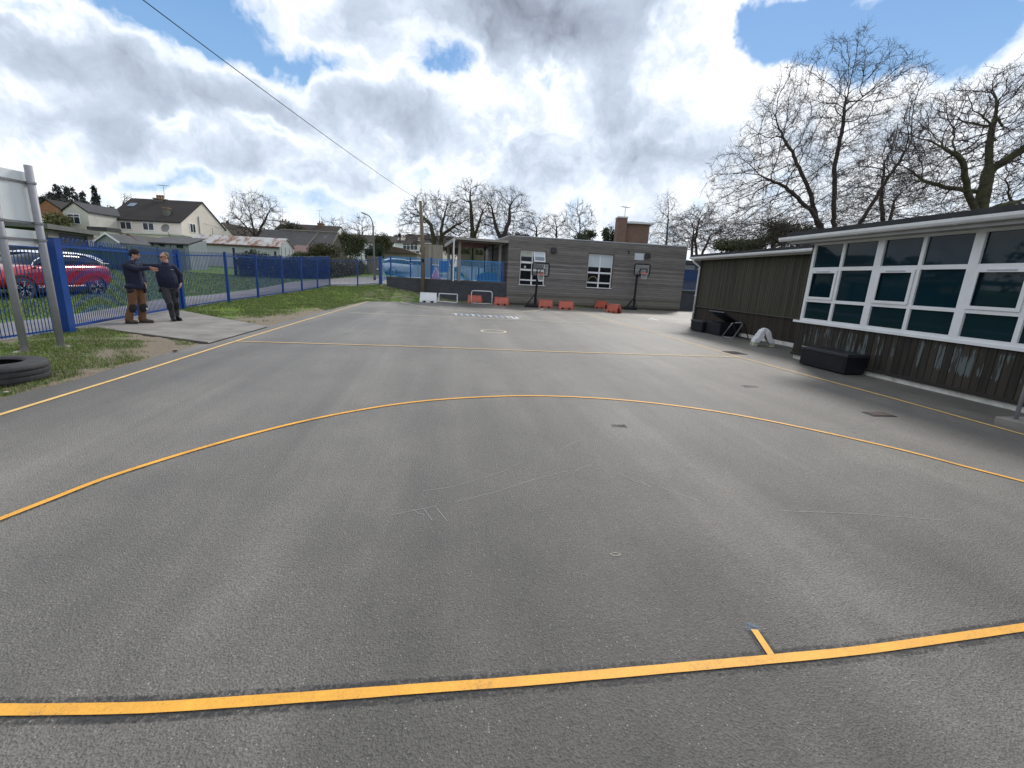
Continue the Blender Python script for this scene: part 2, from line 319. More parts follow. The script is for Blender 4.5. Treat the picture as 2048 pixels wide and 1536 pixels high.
def boards(name,c1,c2,c3,pitch,axis,gap=.06,stain=None,patch=None,bumpz=.5,rough=.85):
    """boards running along one axis; axis = object coordinate across the boards"""
    m_,t,b=newmat(name,rough); tc=t.n('ShaderNodeTexCoord').outputs['Object']; sx=t.n('ShaderNodeSeparateXYZ'); t.l(tc,sx.inputs[0])
    a=t.m('DIVIDE',sx.outputs[axis],pitch); idx=t.m('FLOOR',a); fr=t.m('FRACT',a)
    wn_=t.n('ShaderNodeTexWhiteNoise',noise_dimensions='1D'); t.l(idx,wn_.inputs['W'])
    stt=[1.2,1.2,1.2]; stt[axis]=14; b.inputs['Specular IOR Level'].default_value=.25
    cb=t.vm('ADD',t.vm('MULTIPLY',tc,tuple(stt)).outputs[0],None); cc_=t.n('ShaderNodeCombineXYZ'); t.l(t.m('MULTIPLY',wn_.outputs[0],20),cc_.inputs[0]); t.l(t.m('MULTIPLY',wn_.outputs[0],13),cc_.inputs[1]); t.l(cc_.outputs[0],cb.inputs[1])
    gr=t.noise(cb.outputs[0],1.0,8,.7); k_=t.m('ADD',t.m('MULTIPLY',wn_.outputs[0],.42),t.m('MULTIPLY_ADD',t.m('SUBTRACT',gr,.5),1.15,.31))
    col=t.ramp(k_,[(.2,c1),(.5,c2),(.85,c3)])
    if stain: # (colour, z0, z1) greening near the ground or algae band
        sc_,z0,z1,amt=stain; zz=t.m('ADD',sx.outputs[2],t.m('MULTIPLY',t.noise(tc,2,5,.6),.8)); col=t.mix(t.maprange(zz,z0,z1,amt,0),col,sc_)
    if patch: # old paint left in vertical flakes
        pc,z0,z1=patch; pn=t.noise(t.vm('MULTIPLY',tc,(1,7,.9)).outputs[0],1.5,4,.6); zz=t.maprange(t.m('ABSOLUTE',t.m('SUBTRACT',sx.outputs[2],(z0+z1)/2)),(z1-z0)*.25,(z1-z0)/2,0,.3)
        col=t.mix(t.maprange(t.m('SUBTRACT',t.m('MULTIPLY_ADD',t.m('SUBTRACT',wn_.outputs[0],.5),.14,pn),zz),.55,.59,0,.85),col,pc)
    g=t.m('LESS_THAN',fr,gap); col=t.mix(t.m('MULTIPLY',g,.85),col,tuple(x*.25 for x in c1)); t.l(col,b.inputs['Base Color'])
    hgt=t.m('ADD',t.m('MULTIPLY',t.m('SUBTRACT',1.0,g),1.0),t.m('MULTIPLY',gr,.4)); bumpn(t,b,hgt,bumpz,.012); return m_
TIMB=boards('weathered_cladding',(.125,.110,.102),(.190,.175,.165),(.27,.252,.238),.135,2,.08,stain=((.12,.115,.07),.35,1.6,.55))
OLIVE=boards('olive_boarding',(.042,.040,.029),(.064,.061,.045),(.084,.080,.060),.105,1,.14,stain=((.060,.056,.036),.8,1.9,.5))
BROWNB=boards('dark_brown_boarding',(.028,.022,.018),(.042,.034,.027),(.055,.046,.036),.105,1,.14)
DARKB=boards('dark_boarding',(.024,.021,.018),(.042,.037,.031),(.060,.052,.043),.125,1,.12,patch=((.125,.150,.155),.25,1.0))
FWOOD=boards('fence_boards',(.19,.165,.13),(.26,.23,.18),(.34,.30,.24),.14,0,.1)
GBRD=boards('green_fence_boards',(.016,.04,.035),(.022,.055,.048),(.03,.07,.06),.14,0,.12)
POLEW=mat('pole_wood',(.13,.10,.075),(.19,.15,.11),2,.85,bump=.4,bscale=30,stretch=(6,6,.5))
SOFFIT=boards('red_brown_soffit',(.12,.045,.025),(.17,.065,.035),(.2,.08,.045),.15,0,.08)
POSTW=mat('weathered_post',(.30,.27,.24),(.20,.18,.16),3,.85,stretch=(5,5,.6))
def corr(name,cols,axis,pitch=.075):
    m_,t,b=newmat(name,.6,.0); tc=t.n('ShaderNodeTexCoord').outputs['Object']; sx=t.n('ShaderNodeSeparateXYZ'); t.l(tc,sx.inputs[0])
    wv_=t.m('SINE',t.m('MULTIPLY',sx.outputs[axis],2*math.pi/pitch)); st_=[.5,.5,.35]; st_[axis]=1.1
    n_=t.noise(t.vm('MULTIPLY',tc,tuple(st_)).outputs[0],1.2,7,.72)
    t.l(t.mix(t.maprange(wv_,-1,1,.25,0),t.ramp(n_,cols),(.1,.1,.1)),b.inputs['Base Color']); bumpn(t,b,wv_,.6,.02); return m_
CORRW=corr('white_corrugated_sheet',[(.3,(.50,.53,.55)),(.7,(.42,.44,.46)),(.85,(.3,.26,.22))],0,.11)
CORRR=corr('rusty_corrugated_roof',[(.33,(.62,.62,.62)),(.49,(.50,.48,.46)),(.56,(.26,.12,.07)),(.8,(.18,.08,.05))],0,.16)
CORRD=corr('dark_sheet_roof',[(.3,(.035,.033,.034)),(.62,(.06,.055,.055)),(.74,(.2,.19,.18))],0,.2)
RUSTR=corr('red_sheet_roof',[(.3,(.12,.050,.040)),(.7,(.16,.075,.058)),(.85,(.09,.05,.04))],0,.16)
GREYS=mat('grey_sheet',(.22,.25,.27),(.28,.31,.33),2,.6)
# glass
def glass(name,c,rough=.03,spec=.3):
    m_,t,b=newmat(name,rough,0,spec); tc=t.n('ShaderNodeTexCoord').outputs['Object']
    t.l(t.ramp(t.noise(tc,.8,3),[(.3,c),(.7,tuple(x*1.5 for x in c))]),b.inputs['Base Color'])
    bumpn(t,b,t.noise(tc,.9,2),.03,.02); return m_
GLASS=glass('dark_window_glass',(.004,.017,.024)); GLASSH=glass('house_window_glass',(.03,.035,.045)); BLIND=mat('window_blind',(.55,.62,.66),(.50,.57,.60),3,.5)
CARGL=glass('car_glass',(.015,.02,.025),.02)
CARRED=mat('red_car_paint',(.36,.008,.010),(.32,.007,.009),1,.25,.25,coat=1.0); CARWH=mat('pale_roof_paint',(.72,.74,.78),None,1,.25,coat=.8); CHROME=mat('bright_trim',(.8,.8,.82),None,1,.2,.7)
CARSIL=mat('silver_car_paint',(.45,.50,.55),None,1,.25,.4,coat=.8)
BARK=mat('bark',(.038,.032,.026),(.065,.056,.045),4,.95,bump=.7,bscale=14)
BARKM=mat('mossy_bark',(.055,.050,.032),(.085,.095,.035),1.5,.95,bump=.7,bscale=14)
TWIG=mat('twigs',(.036,.026,.024),(.060,.045,.038),1,.9)
BARKP=mat('pale_bark',(.16,.15,.13),(.24,.23,.21),3,.9)
BUD=mat('bud_leaf',(.14,.16,.06),(.20,.20,.10),2,.8)
def leafm(name,a,b_): 
    m_=mat(name,a,b_,.9,.75,detail=3); m_.node_tree.nodes['Principled BSDF'].inputs['Subsurface Weight'].default_value=0; return m_
LEAFD=leafm('dark_evergreen_leaf',(.014,.026,.012),(.030,.050,.020)); LEAFM=leafm('hedge_leaf',(.045,.055,.020),(.085,.090,.035)); LEAFB=leafm('brown_hedge_leaf',(.085,.065,.035),(.06,.065,.028)); LEAFC=leafm('conifer_leaf',(.020,.028,.022),(.034,.042,.032)); LEAFY=leafm('yellow_spring_leaf',(.22,.21,.09),(.16,.16,.06)); LEAFO=leafm('spring_leaf',(.07,.10,.03),(.045,.07,.02))
# ---------------------------------------------------------------- ground
CP=[(-4.8,y,0) for y in range(-10,26,3)]+[(-3,26.3,0),(-1.47,26.9,0),(-4.37,25.6,0),(-4.3,28.3,.35),(-2.2,28.3,.18),(-3.79,30.6,.66),(-1.81,29.9,.39),(-.6,29.5,.12),(0,29.2,.02),(3.7,28.6,0),(16,30,0),
 (-8,9.2,0),(-8,5,0),(-8,-5,0),(-8.0,10.65,0),(-8.9,16.6,.02),(-8.66,19.4,.12),(-8.56,22,.16),(-8.4,24.7,.22),(-8.16,27,.30),(-7.94,29.3,.40),(-7.68,31.2,.53),(-5.97,31.5,.60),(-4.32,31,.84),
 (0,0,0),(0,10,0),(0,20,0),(9,0,0),(9,10,0),(9,20,0),(12,28,0),(20,20,0),(30,30,0),(30,0,0),(-13.39,19.4,.23),(-13.6,16.6,.12),(-9.7,12.9,.02),(-11,19,.14),(-10.5,22.6,.2),(-10,27,.36),(-9.5,31,.58),(-7,36,.85),(-5.9,38,.95),
 (-25,20,.55),(-20,30,.9),(-25,45,1.2),(-50,50,2.0),(-10,60,1.6),(0,60,1.37),(20,60,1.3),(40,45,1),(-60,20,1.0),(0,120,2.5),(-80,80,4),(100,100,2),(-8,-20,0),(10,-20,0),(-60,-20,.3),(60,-20,0),(60,20,.2),(-200,200,8),(200,200,4),(200,-200,0),(-200,-200,0),(0,300,6),(-120,40,3)]
_P=np.array([(a,b) for a,b,c in CP]); _Z=np.array([c for a,b,c in CP],float)
_A=np.linalg.norm(_P[:,None]-_P[None],axis=2); _W=np.linalg.solve(_A+np.eye(len(_P))*1e-6,_Z)
def ztn(x,y):
    q=np.stack([np.ravel(x),np.ravel(y)],1); d=np.linalg.norm(q[:,None]-_P[None],axis=2); z=d@_W
    flat=(q[:,0]>-4.9)&(q[:,1]<26.5); z[flat]=0
    rr=np.hypot(q[:,0],q[:,1]); return np.where(rr>320,6,z).reshape(np.shape(x))
def zt(x,y): return float(ztn(np.array([x]),np.array([y]))[0])
def inpoly(x,y,poly):
    c=np.zeros(x.shape,bool); n=len(poly)
    for i in range(n):
        x1,y1=poly[i]; x2,y2=poly[(i+1)%n]
        if y1==y2: continue
        k=((y1>y)!=(y2>y))&(x<(x2-x1)*(y-y1)/(y2-y1)+x1); c^=k
    return c
COURT=[(-4.95,-30),(-4.95,9.9),(-4.93,12.7),(-4.75,20),(-4.45,25.6),(-3.4,26.2),(-1.5,26.9),(-1.2,28.6),(4.2,28.5),(16.0,29.7),(16.0,33),(60,33),(60,-30)]
PAD=[(-8.05,11.45),(-4.8,9.75),(-4.8,12.85),(-8.7,16.2),(-9.4,15),(-8.6,11.2)]
PATHO=[(-8.22,-12),(-8.2,10.6),(-9.0,16.6),(-8.85,19.4),(-8.75,22),(-8.55,24.7),(-8.35,27),(-8.1,29.3),(-7.9,31.5),(-6.2,32),(-4.6,31.8),(-3.5,36),(-3,48),(-7,50),(-8.5,39),(-10.3,32),(-10.4,27),(-10.7,22.6),(-11,19),(-10.1,12.9),(-10.2,5),(-10.3,-12)]
def grid(name,xs,ys,mt,zf,**tags):
    X_,Y_=np.meshgrid(xs,ys); Z_=zf(X_,Y_); nx=len(xs); ny=len(ys)
    V_=np.stack([X_.ravel(),Y_.ravel(),Z_.ravel()],1); I=np.arange(nx*ny).reshape(ny,nx)
    F_=np.stack([I[:-1,:-1].ravel(),I[:-1,1:].ravel(),I[1:,1:].ravel(),I[1:,:-1].ravel()],1)
    return npmesh(name,V_,F_,mt,smooth=True,**tags)
def hn(x,y,f,seed=0):   # cheap smooth value noise
    a=np.sin(x*f*1.3+y*f*.7+seed)+np.sin(x*f*.6-y*f*1.5+seed*2.1)+np.sin(x*f*2.3+y*f*1.9+seed*.7)*.6+np.sin(-x*f*3.1+y*f*2.7+seed*1.7)*.4
    return a/3
def terr(X_,Y_):
    z=ztn(X_,Y_); c=inpoly(X_,Y_,COURT); k=inpoly(X_,Y_,PAD)|inpoly(X_,Y_,PATHO)
    z=z+.022+.018*hn(X_,Y_,2.2)+.012*hn(X_,Y_,6.5,3)
    z=np.where((X_>-12)&(X_<-4.6)&(Y_<14),z-.012*np.clip((X_+6.2)/1.2,0,1),z)
    z=np.where(c,-.10,z); z=np.where(k,z-.12,z); 
    return z
xs=np.unique(np.concatenate([np.arange(-400,-60,20),np.arange(-60,-14,1.5),np.arange(-14,-3.5,.11),np.arange(-3.5,30,1.2),np.arange(30,400,20)]))
ys=np.unique(np.concatenate([np.arange(-60,0,6),np.arange(0,17,.14),np.arange(17,34,.25),np.arange(34,70,1.5),np.arange(70,420,20)]))
grid('ground',xs,ys,GRASS,terr,kind='structure')
def sheet(name,poly,z,mt,zf=None,**tags):
    bm=bmesh.new(); vs=[bm.verts.new((x,y,(zf(x,y) if zf else 0)+z)) for x,y in poly]; f=bm.faces.new(vs)
    if f.normal.z<0: f.normal_flip()
    bmesh.ops.triangulate(bm,faces=[f]); me=bpy.data.meshes.new(name); bm.normal_update()
    bm.to_mesh(me); bm.free(); me.materials.append(mt); o=bpy.data.objects.new(name,me); COL.objects.link(o); return setp(o,**tags)
# ragged edge on the verge side
CE=[]
for y in np.arange(-12,25.5,.17):
    x=-4.93+(.2*max(0,(y-13))/12)+.05*math.sin(y*3.1)*math.sin(y*1.3)+rng.uniform(-.025,.025); CE.append((x,float(y)))
CE+=[(-4.35,25.75),(-3.4,26.2),(-2.4,26.55),(-1.5,26.85),(-1.25,28.6),(-1.2,30.2),(4.2,29.6),(16.0,30.6),(16.0,33),(60,33),(60,-30),(-4.95,-30)]
sheet('playground',CE,0.0,ASPH,kind='structure')
def strip_sheet(name,poly,mt,dz):
    # polygon draped over the terrain
    P_=np.array(poly); x0,y0=P_.min(0); x1,y1=P_.max(0); xs_=np.arange(x0,x1+.4,.4); ys_=np.arange(y0,y1+.4,.4)
    bm=bmesh.new(); vs=[bm.verts.new((x,y,0)) for x,y in poly]; f=bm.faces.new(vs); bmesh.ops.triangulate(bm,faces=[f])
    for _ in range(5):
        es=[e for e in bm.edges if e.calc_length()>.9]
        if not es: break
        bmesh.ops.subdivide_edges(bm,edges=es,cuts=1); bmesh.ops.triangulate(bm,faces=bm.faces[:])
    bm.verts.ensure_lookup_table(); c=np.array([v.co[:2] for v in bm.verts]); z=ztn(c[:,0],c[:,1])
    for v,q in zip(bm.verts,z): v.co.z=float(q)+dz
    bm.normal_update()
    for f in bm.faces:
        if f.normal.z<0: f.normal_flip()
    me=bpy.data.meshes.new(name); bm.to_mesh(me); bm.free(); me.materials.append(mt); o=bpy.data.objects.new(name,me); COL.objects.link(o); return setp(o,kind='structure')
strip_sheet('concrete_path',PAD,CONC,.022)
strip_sheet('pavement',PATHO,PATHM,.010)
b=MB()
for a,c in zip([(-8.05,11.42),(-6.4,10.56)],[(-6.4,10.56),(-4.85,9.74)]): b.bar((a[0],a[1],.012),(c[0],c[1],.012),.05,.06)
b.build('path_edging',mat('edging',(.10,.095,.085),None,6,.9),kind='structure')
# raised terrace behind the retaining wall
TERR=mat('terrace_surface',(.34,.36,.38),(.26,.275,.29),.8,.85)
sheet('terrace',[(-3.55,30.8),(3.6,29.0),(16.3,30.6),(30,31.5),(34,60),(-8,62),(-4.5,46),(-2.9,36)],1.32,TERR,kind='structure')
# ---------------------------------------------------------------- painted lines
def line(name,pts,wd,mt,z=.004,closed=False,taper=None):
    P_=[Vector((p[0],p[1],0)) for p in pts]; n=len(P_); vs=[]; 
    for i,p in enumerate(P_):
        a=P_[(i-1)%n] if (closed or i>0) else p; c=P_[(i+1)%n] if (closed or i<n-1) else p
        d=(c-a).normalized(); q=Vector((-d.y,d.x,0))*wd/2*(1+rng.uniform(-.03,.03)); vs+=[(p+q)[:2]+(z,),(p-q)[:2]+(z,)]
    fs=[(2*i,2*i+1,2*((i+1)%n)+1,2*((i+1)%n)) for i in range(n if closed else n-1)]
    b=MB(); b.add(vs,fs); o=b.build(name,mt); me=o.data
    if me.polygons[0].normal.z<0: me.flip_normals()
    return setp(o,kind='structure')
def px2g(L): return [tuple(at(x,y,z=0)[:2]) for x,y in L]
def dens(P_,k=8):   # Catmull-Rom
    out=[]; n=len(P_)
    for i in range(n-1):
        a,b_,c,d=[np.array(P_[min(max(j,0),n-1)]) for j in (i-1,i,i+1,i+2)]
        for q in range(k):
            t=q/k; out.append(tuple(.5*((2*b_)+(-a+c)*t+(2*a-5*b_+4*c-d)*t*t+(-a+3*b_-3*c+d)*t**3)))
    return out+[tuple(P_[-1])]
G1=dens(px2g([(0,1421.5),(100,1421),(300,1417),(500,1404),(700,1390),(850,1378.5),(1024,1366),(1224,1349),(1424,1331),(1548,1319.5),(1724,1302),(1924,1274),(2048,1256)]),4)
def ext(P_,d0,d1):
    a=np.array(P_[0]);b_=np.array(P_[1]); u=(a-b_)/np.linalg.norm(a-b_); c=np.array(P_[-1]);e=np.array(P_[-2]); v=(c-e)/np.linalg.norm(c-e)
    return [tuple(a+u*d0)]+list(P_)+[tuple(c+v*d1)]
G1=ext(G1,2.6,3.4)
line('goal_line_sealant',G1,.105,HALO,.003); line('goal_line',G1,.046,YEL,.0065)
SMUD,t_,b_=newmat('blue_smudge_paint',.7); tc_=t_.n('ShaderNodeTexCoord').outputs['Object']; b_.inputs['Base Color'].default_value=(.13,.20,.30,1); t_.l(t_.maprange(t_.m('ADD',t_.noise(tc_,130,4,.8),t_.m('MULTIPLY',t_.noise(tc_,14,4),.7)),.78,.95,.0,.8),b_.inputs['Alpha'])
TK=px2g([(1508,1261),(1542,1312)]); line('tick_sealant',TK,.075,HALO,.0035); line('tick_mark',TK,.034,YEL,.007)
line('blue_smudge',px2g([(1488,1254),(1502,1254),(1518,1257)]),.05,SMUD,.004)
AR=px2g([(0,1039),(100,1000),(200,961),(300,928),(400,897.5),(500,869.5),(600,844.5),(700,824),(800,808),(900,798),(1024,792.3),(1124,793.3),(1224,798.8),(1324,808.5),(1424,822),(1524,839.5),(1624,860),(1724,882),(1824,905.5),(1924,932),(2048,964)])
AR=ext(dens(AR,5),2.6,1.8)
line('goal_circle_sealant',AR,.085,HALO,.003); line('goal_circle',AR,.050,YEL,.006)
LS=ext(px2g([(0,830),(240,756.5),(470,683),(600,643.5),(735,603.5)]),7,.1); RS=ext(px2g([(1145,620),(1300,663),(1480,715),(1760,790),(2048,870)]),1.3,6)
line('side_line',LS,.058,YELF,.006); line('side_line',RS,.052,YELF,.0062)
line('third_line',px2g([(470,683),(800,692.5),(1100,703.5),(1480,715)]),.055,YELF,.009)
line('third_line',px2g([(700,625.5),(735,627),(900,634),(1050,640.5),(1200,647.5)]),.07,YELBLOOM,.009)
cx,cy=at(987,663,z=0)[:2]; e=at(1011,664.5,z=0); rc=math.hypot(e[0]-cx,e[1]-cy)
line('centre_circle',[(cx+rc*math.cos(a),cy+rc*math.sin(a)) for a in np.linspace(0,2*math.pi,40,endpoint=False)],.07,YELBLOOM,.007,closed=True)
FA=dens(px2g([(800,603.5),(815,607.5),(850,613.5),(900,620),(970,624.6),(1030,624.8),(1065,622.5),(1083,619.5),(1085,617.5),(1076,615.8)]),5)
line('far_goal_circle',FA,.085,YELBLOOM,.0085)
# number track: a row of T marks, then a block of white letters
P0=at(911,628.5,z=0); P1=at(1015,634.5,z=0)
for i in range(10):
    c=P0+(P1-P0)*(i/9); 
    a=c+np.array([-.15,.35,0]); d=c+np.array([.15,.31,0]); bb=MB()
    def qd(p,q,w_):
        p=np.array(p[:2]);q=np.array(q[:2]);u=(q-p)/np.linalg.norm(q-p);n_=np.array([-u[1],u[0]])*w_/2
        bb.add([(*(p+n_),.005),(*(p-n_),.005),(*(q-n_),.005),(*(q+n_),.005)],[(3,2,1,0)])
    qd(a,d,.17); qd(c+np.array([0,.26,0]),c+np.array([.03,-.52,0]),.075); o=bb.build('number_track_mark',BLP if i%3 else WHP,kind='structure')
    if o.data.polygons[0].normal.z<0: o.data.flip_normals()
def pxstroke(name,L,wd,mt,z=.005): return line(name,px2g(L),wd,mt,z)
pxstroke('white_mark',[(1021,632.5),(1025,635.5),(1030,638)],.10,WHP); pxstroke('white_mark',[(1030,638),(1037,637)],.10,WHP,.0055); pxstroke('white_mark',[(1031,633.5),(1036,638.5)],.09,WHP,.006); pxstroke('white_mark',[(1033,635),(1043,634)],.10,WHP,.0065); pxstroke('white_mark',[(1034,637.5),(1046,638)],.10,WHP,.007)
pxstroke('white_mark',[(1301,636.5),(1309,639),(1318,641)],.13,WHP); pxstroke('white_mark',[(1297,637.5),(1301,639.5)],.10,BLP,.006)
for a in [((1276,638),(1288,638)),((1289,640),(1294,641)),((1320,638.5),(1324,639.5)),((1329,638.5),(1334,639)),((1338,640.5),(1345,641.5)),((1347,640),(1352,641))]: pxstroke('faded_mark',a,.07,paint('faded_paint',(.32,.29,.25),.5),.0052)
pxstroke('white_mark',[(691,666),(708,659)],.03,CHALK)
for L in [[(780,1031),(806,1026),(846,1018),(872,1013)],[(848,1019),(865,1042)],[(872,1016),(895,1043)],[(826,1020),(838,1028),(850,1030)],[(846,983),(900,975),(960,958),(1010,942),(1042,925)],[(910,1004),(990,985),(1060,962),(1130,943)],[(1062,936),(1078,938)],[(1150,943),(1164,936),(1180,930)],[(1235,945),(1270,963),(1305,975)],[(1275,960),(1300,975)],[(1300,964),(1345,985),(1400,1002)],[(1560,1022),(1720,1028),(1900,1042)],[(1120,900),(1150,884),(1160,880)]]:
    pxstroke('chalk_mark',L,.0045,CHALK,.003)
ge=at(1231,1109,z=0); line('pale_scuff',[(ge[0]+.030*math.cos(a),ge[1]+.014*math.sin(a)) for a in np.linspace(0,6.283,14,endpoint=False)],.009,paint('scuff',(.36,.33,.26),.52),.003,closed=True)
# drain covers
def cover(name,label,px,py,wd,dp,rz,mt):
    g=at(px,py,z=0); t=thing(name,label,'drain cover',(g[0],g[1],.001),rz,None); b=MB()
    b.box(-wd/2,wd/2,-dp/2,dp/2,0,.008); b.build('frame',mat('iron_frame',(.05,.048,.046),None,8,.7),t)
    b=MB(); n=7
    for i in range(n):
        y=-dp/2+.03+i*(dp-.06)/(n-1); b.box(-wd/2+.03,wd/2-.03,y-.011,y+.011,.008,.014)
    b.build('grating',mt,t)
RUSTI=mat('rusty_iron',(.09,.055,.045),(.06,.045,.04),20,.8)
cover('drain_cover','rusty rectangular iron drain grating between the two yellow lines at the right',1758,829,.36,.20,R(-3),RUSTI)
cover('drain_cover','faint grey inspection cover beside the right hand side line near the white toy',1469,706,.45,.45,0,mat('cover_grey',(.13,.12,.10),(.10,.095,.085),6,.85))
b=MB(); g=at(1500,772,z=0); b.box(g[0]-.16,g[0]+.1,g[1]-.11,g[1]+.03,.001,.006); setp(b.build('drain_cover',HALO),label='small dark access plate flush with the tarmac, right of centre',cat='drain cover')
g=at(1238,852,z=0); b=MB(); b.box(g[0]-.09,g[0]+.08,g[1]-.05,g[1]+.04,.001,.006); setp(b.build('drain_cover',HALO),label='small dark cover just inside the big yellow curve',cat='drain cover')
# ---------------------------------------------------------------- grass blades
def grass(name,n,fx,hmin,hmax,wid,cols=3,seed=1):
    q=np.random.default_rng(seed); P_=fx(q,n); n=len(P_)
    z=terr(P_[:,0],P_[:,1]); a=q.uniform(0,2*math.pi,n); h=q.uniform(hmin,hmax,n); ln=q.uniform(.2,.9,n)*h; b_=q.uniform(0,2*math.pi,n)
    base=np.stack([P_[:,0],P_[:,1],z-.005],1); dx=np.stack([np.cos(a),np.sin(a),0*a],1)*wid/2
    tip=base+np.stack([np.cos(b_)*ln,np.sin(b_)*ln,h],1)
    V_=np.stack([base-dx,base+dx,tip],1).reshape(-1,3); F_=np.arange(3*n).reshape(n,3)
    return npmesh(name,V_,F_,[GB1,GB2,GB3],mi=q.integers(0,3,n),kind='stuff',label='short green grass and weeds growing '+seed_lbl[seed],category='grass')
GB1=leafm('grass_blade',(.095,.150,.028),(.15,.20,.045)); GB2=leafm('grass_blade_pale',(.20,.24,.07),(.27,.27,.11)); GB3=leafm('grass_blade_dark',(.055,.115,.016),(.08,.14,.025))
seed_lbl={1:'on the worn verge beside the sign posts',2:'on the bank between the blue fence and the court',3:'in the field beyond the blue fence'}
def pn(x,y): return hn(x,y,2.1,.4)+.5*hn(x,y,6,1.9)
def f1(q,n):
    x=q.uniform(-8.2,-4.85,n); y=q.uniform(4.5,12.5,n); k=(pn(x,y)+.35-1.2*np.clip((x+6.0)/1.1,0,1)*np.clip((y-7.5)/2,0,1)-.25*(y>9))>q.uniform(-.4,.5,n)
    k&=~inpoly(x,y,PAD)&(x<-4.97); return np.stack([x,y],1)[k]
def f2(q,n):
    y=13+q.random(n)**1.25*18.5; x=q.uniform(-9.0,-3.3,n); k=(pn(x*.8,y*.6)+.15+np.clip((y-16)/6,-.5,.6)-1.1*np.clip((x+6.4)/1.4,0,1)*np.clip((22-y)/5,0,1))>q.uniform(-.5,.5,n)
    k&=~inpoly(x,y,PAD)&~inpoly(x,y,COURT)&~inpoly(x,y,PATHO); return np.stack([x,y],1)[k]
def f3(q,n):
    x=q.uniform(-24,-10.2,n); y=q.uniform(9,34,n); k=~inpoly(x,y,PATHO); return np.stack([x,y],1)[k]
grass('grass',90000,f1,.018,.060,.010,seed=1)
grass('grass',110000,f2,.025,.075,.016,seed=2)
grass('grass',70000,f3,.04,.11,.03,seed=3)
# small stones and pale scraps on the verge
DAND=mat('dandelion_yellow',(.8,.6,.03)); b=MB()
for i in range(60):
    y=rng.uniform(13,28); x=rng.uniform(-8.5,-5.2)
    if inpoly(np.array([x]),np.array([y]),PAD)[0]: continue
    z=zt(x,y)+.07; b.sph((x,y,z),(.02,.02,.01),6,3); b.bar((x,y,z-.06),(x,y,z),.004,.004)
setp(b.build('dandelions',DAND),label='scattered tiny yellow dandelions in the grass bank',cat='flowers',kind='stuff')
STONE=mat('pale_stone',(.45,.42,.36),(.3,.28,.24),8); 
for i,(px,py,s_,lb) in enumerate([(14,714,.05,'pale flat stone on the grass behind the tyre'),(12,783,.03,'small pale stone in the grass in front of the tyre'),(40,690,.03,'tiny pale stone close to the left sign post'),(350,701,.045,'dark crumb of soil on the bare earth by the concrete path')]):
    g=at(px,py,z=.03); b=MB(); b.sph((0,0,0),(s_,s_*.7,s_*.35),7,5); o=b.build('stone',STONE if i<3 else BARK); o.location=(g[0],g[1],zt(g[0],g[1])+.025); o.rotation_euler=(0,0,i*1.3); setp(o,label=lb,cat='stone')
# ---------------------------------------------------------------- railings
def bay(name,p,q,H,mt,parent,bow=True,pitch=.078,rb=.0075,zb=.1,toprail=True,group=None,lift=0,rail=.035):
    p=Vector(p);q=Vector(q); d=q-p; L=math.hypot(d.x,d.y); n=max(2,int(L/pitch)//2*2); b=MB(); zt_=H-.14 if bow else H-.03
    up=Vector((0,0,1))
    b.bar(p+up*zb,q+up*zb,.012,rail); b.bar(p+up*zt_,q+up*zt_,.012,rail)
    for i in range(n):
        t=(i+.5)/n; g=p+d*t
        b.tube([g+up*(zb-.03),g+up*(H-.07 if bow else H)],rb,6,caps=not bow)
        if bow and i%2==0:
            g2=p+d*((i+1.5)/n); r_=(g2-g)/2; c=(g+g2)/2+up*(H-.07)
            b.tube([c-r_,c-r_*.87+up*.028,c-r_*.5+up*.05,c+up*.058,c+r_*.5+up*.05,c+r_*.87+up*.028,c+r_],rb,6,caps=False)
    return b.build(name,mt,parent)
def post(p,H,wd,mt,parent,rz=0,name='post'):
    b=MB(); M_=Matrix.Translation(Vector(p))@Matrix.Rotation(rz,4,'Z'); b.box(-wd/2,wd/2,-wd/2,wd/2,-.1,H,M_); b.box(-wd/2-.008,wd/2+.008,-wd/2-.008,wd/2+.008,H,H+.015,M_); return b.build(name,mt,parent)
def P3(x,y,dz=0): return (x,y,zt(x,y)+dz)
# fence left of the gate, hidden top behind the sign
t=thing('railing_fence','blue bow-top railing behind the grey sign posts, left of the gate','fence')
LP=[P3(-7.85,1.0),P3(-7.92,3.7),P3(-7.97,6.4),P3(-8.0,9.1),P3(-8.03,10.55)]
for a,c in zip(LP[:-1],LP[1:]): bay('railing_panel',a,c,1.88,BLUE,t)
for a in LP[:-1]: post(a,1.86,.06,BLUE,t)
GL=(-8.03,10.68,-.0); GR=(-8.9,16.62,zt(-8.9,16.62)); 
t=thing('gate','blue bow-top double gate with two leaves, behind the two men','gate')
post(GL,1.93,.21,BLUE,t,R(10),'gate_post'); post(GR,1.95,.15,BLUE,t,R(8),'gate_post')
mid=(GL[0]+(GR[0]-GL[0])*.50,GL[1]+(GR[1]-GL[1])*.50)
HING=mat('hinge_grey',(.10,.11,.16),None,3,.5)
def leaf(a,c):
    a=Vector((a[0],a[1],.0));c=Vector((c[0],c[1],.0)); u=(c-a).normalized(); a=a+u*.13; c=c-u*.06; b=MB(); up=Vector((0,0,1))
    b.bar(a+up*.13,c+up*.13,.04,.06); b.bar(a+up*1.79,c+up*1.79,.04,.05); b.bar(a+up*.1,a+up*1.84,.05,.05); b.bar(c+up*.1,c+up*1.84,.05,.05)
    o=b.build('leaf_frame',BLUE,t); bay('leaf_bars',a+u*.05,c-u*.05,1.98,BLUE,t,zb=.15,rail=.01)
    for hz_ in (1.70,.2): b=MB(); b.tube([a-u*.1+up*hz_,a+up*hz_],.028,8); b.build('hinge',HING,t)
leaf(GL,mid); leaf((GR[0],GR[1]),mid)
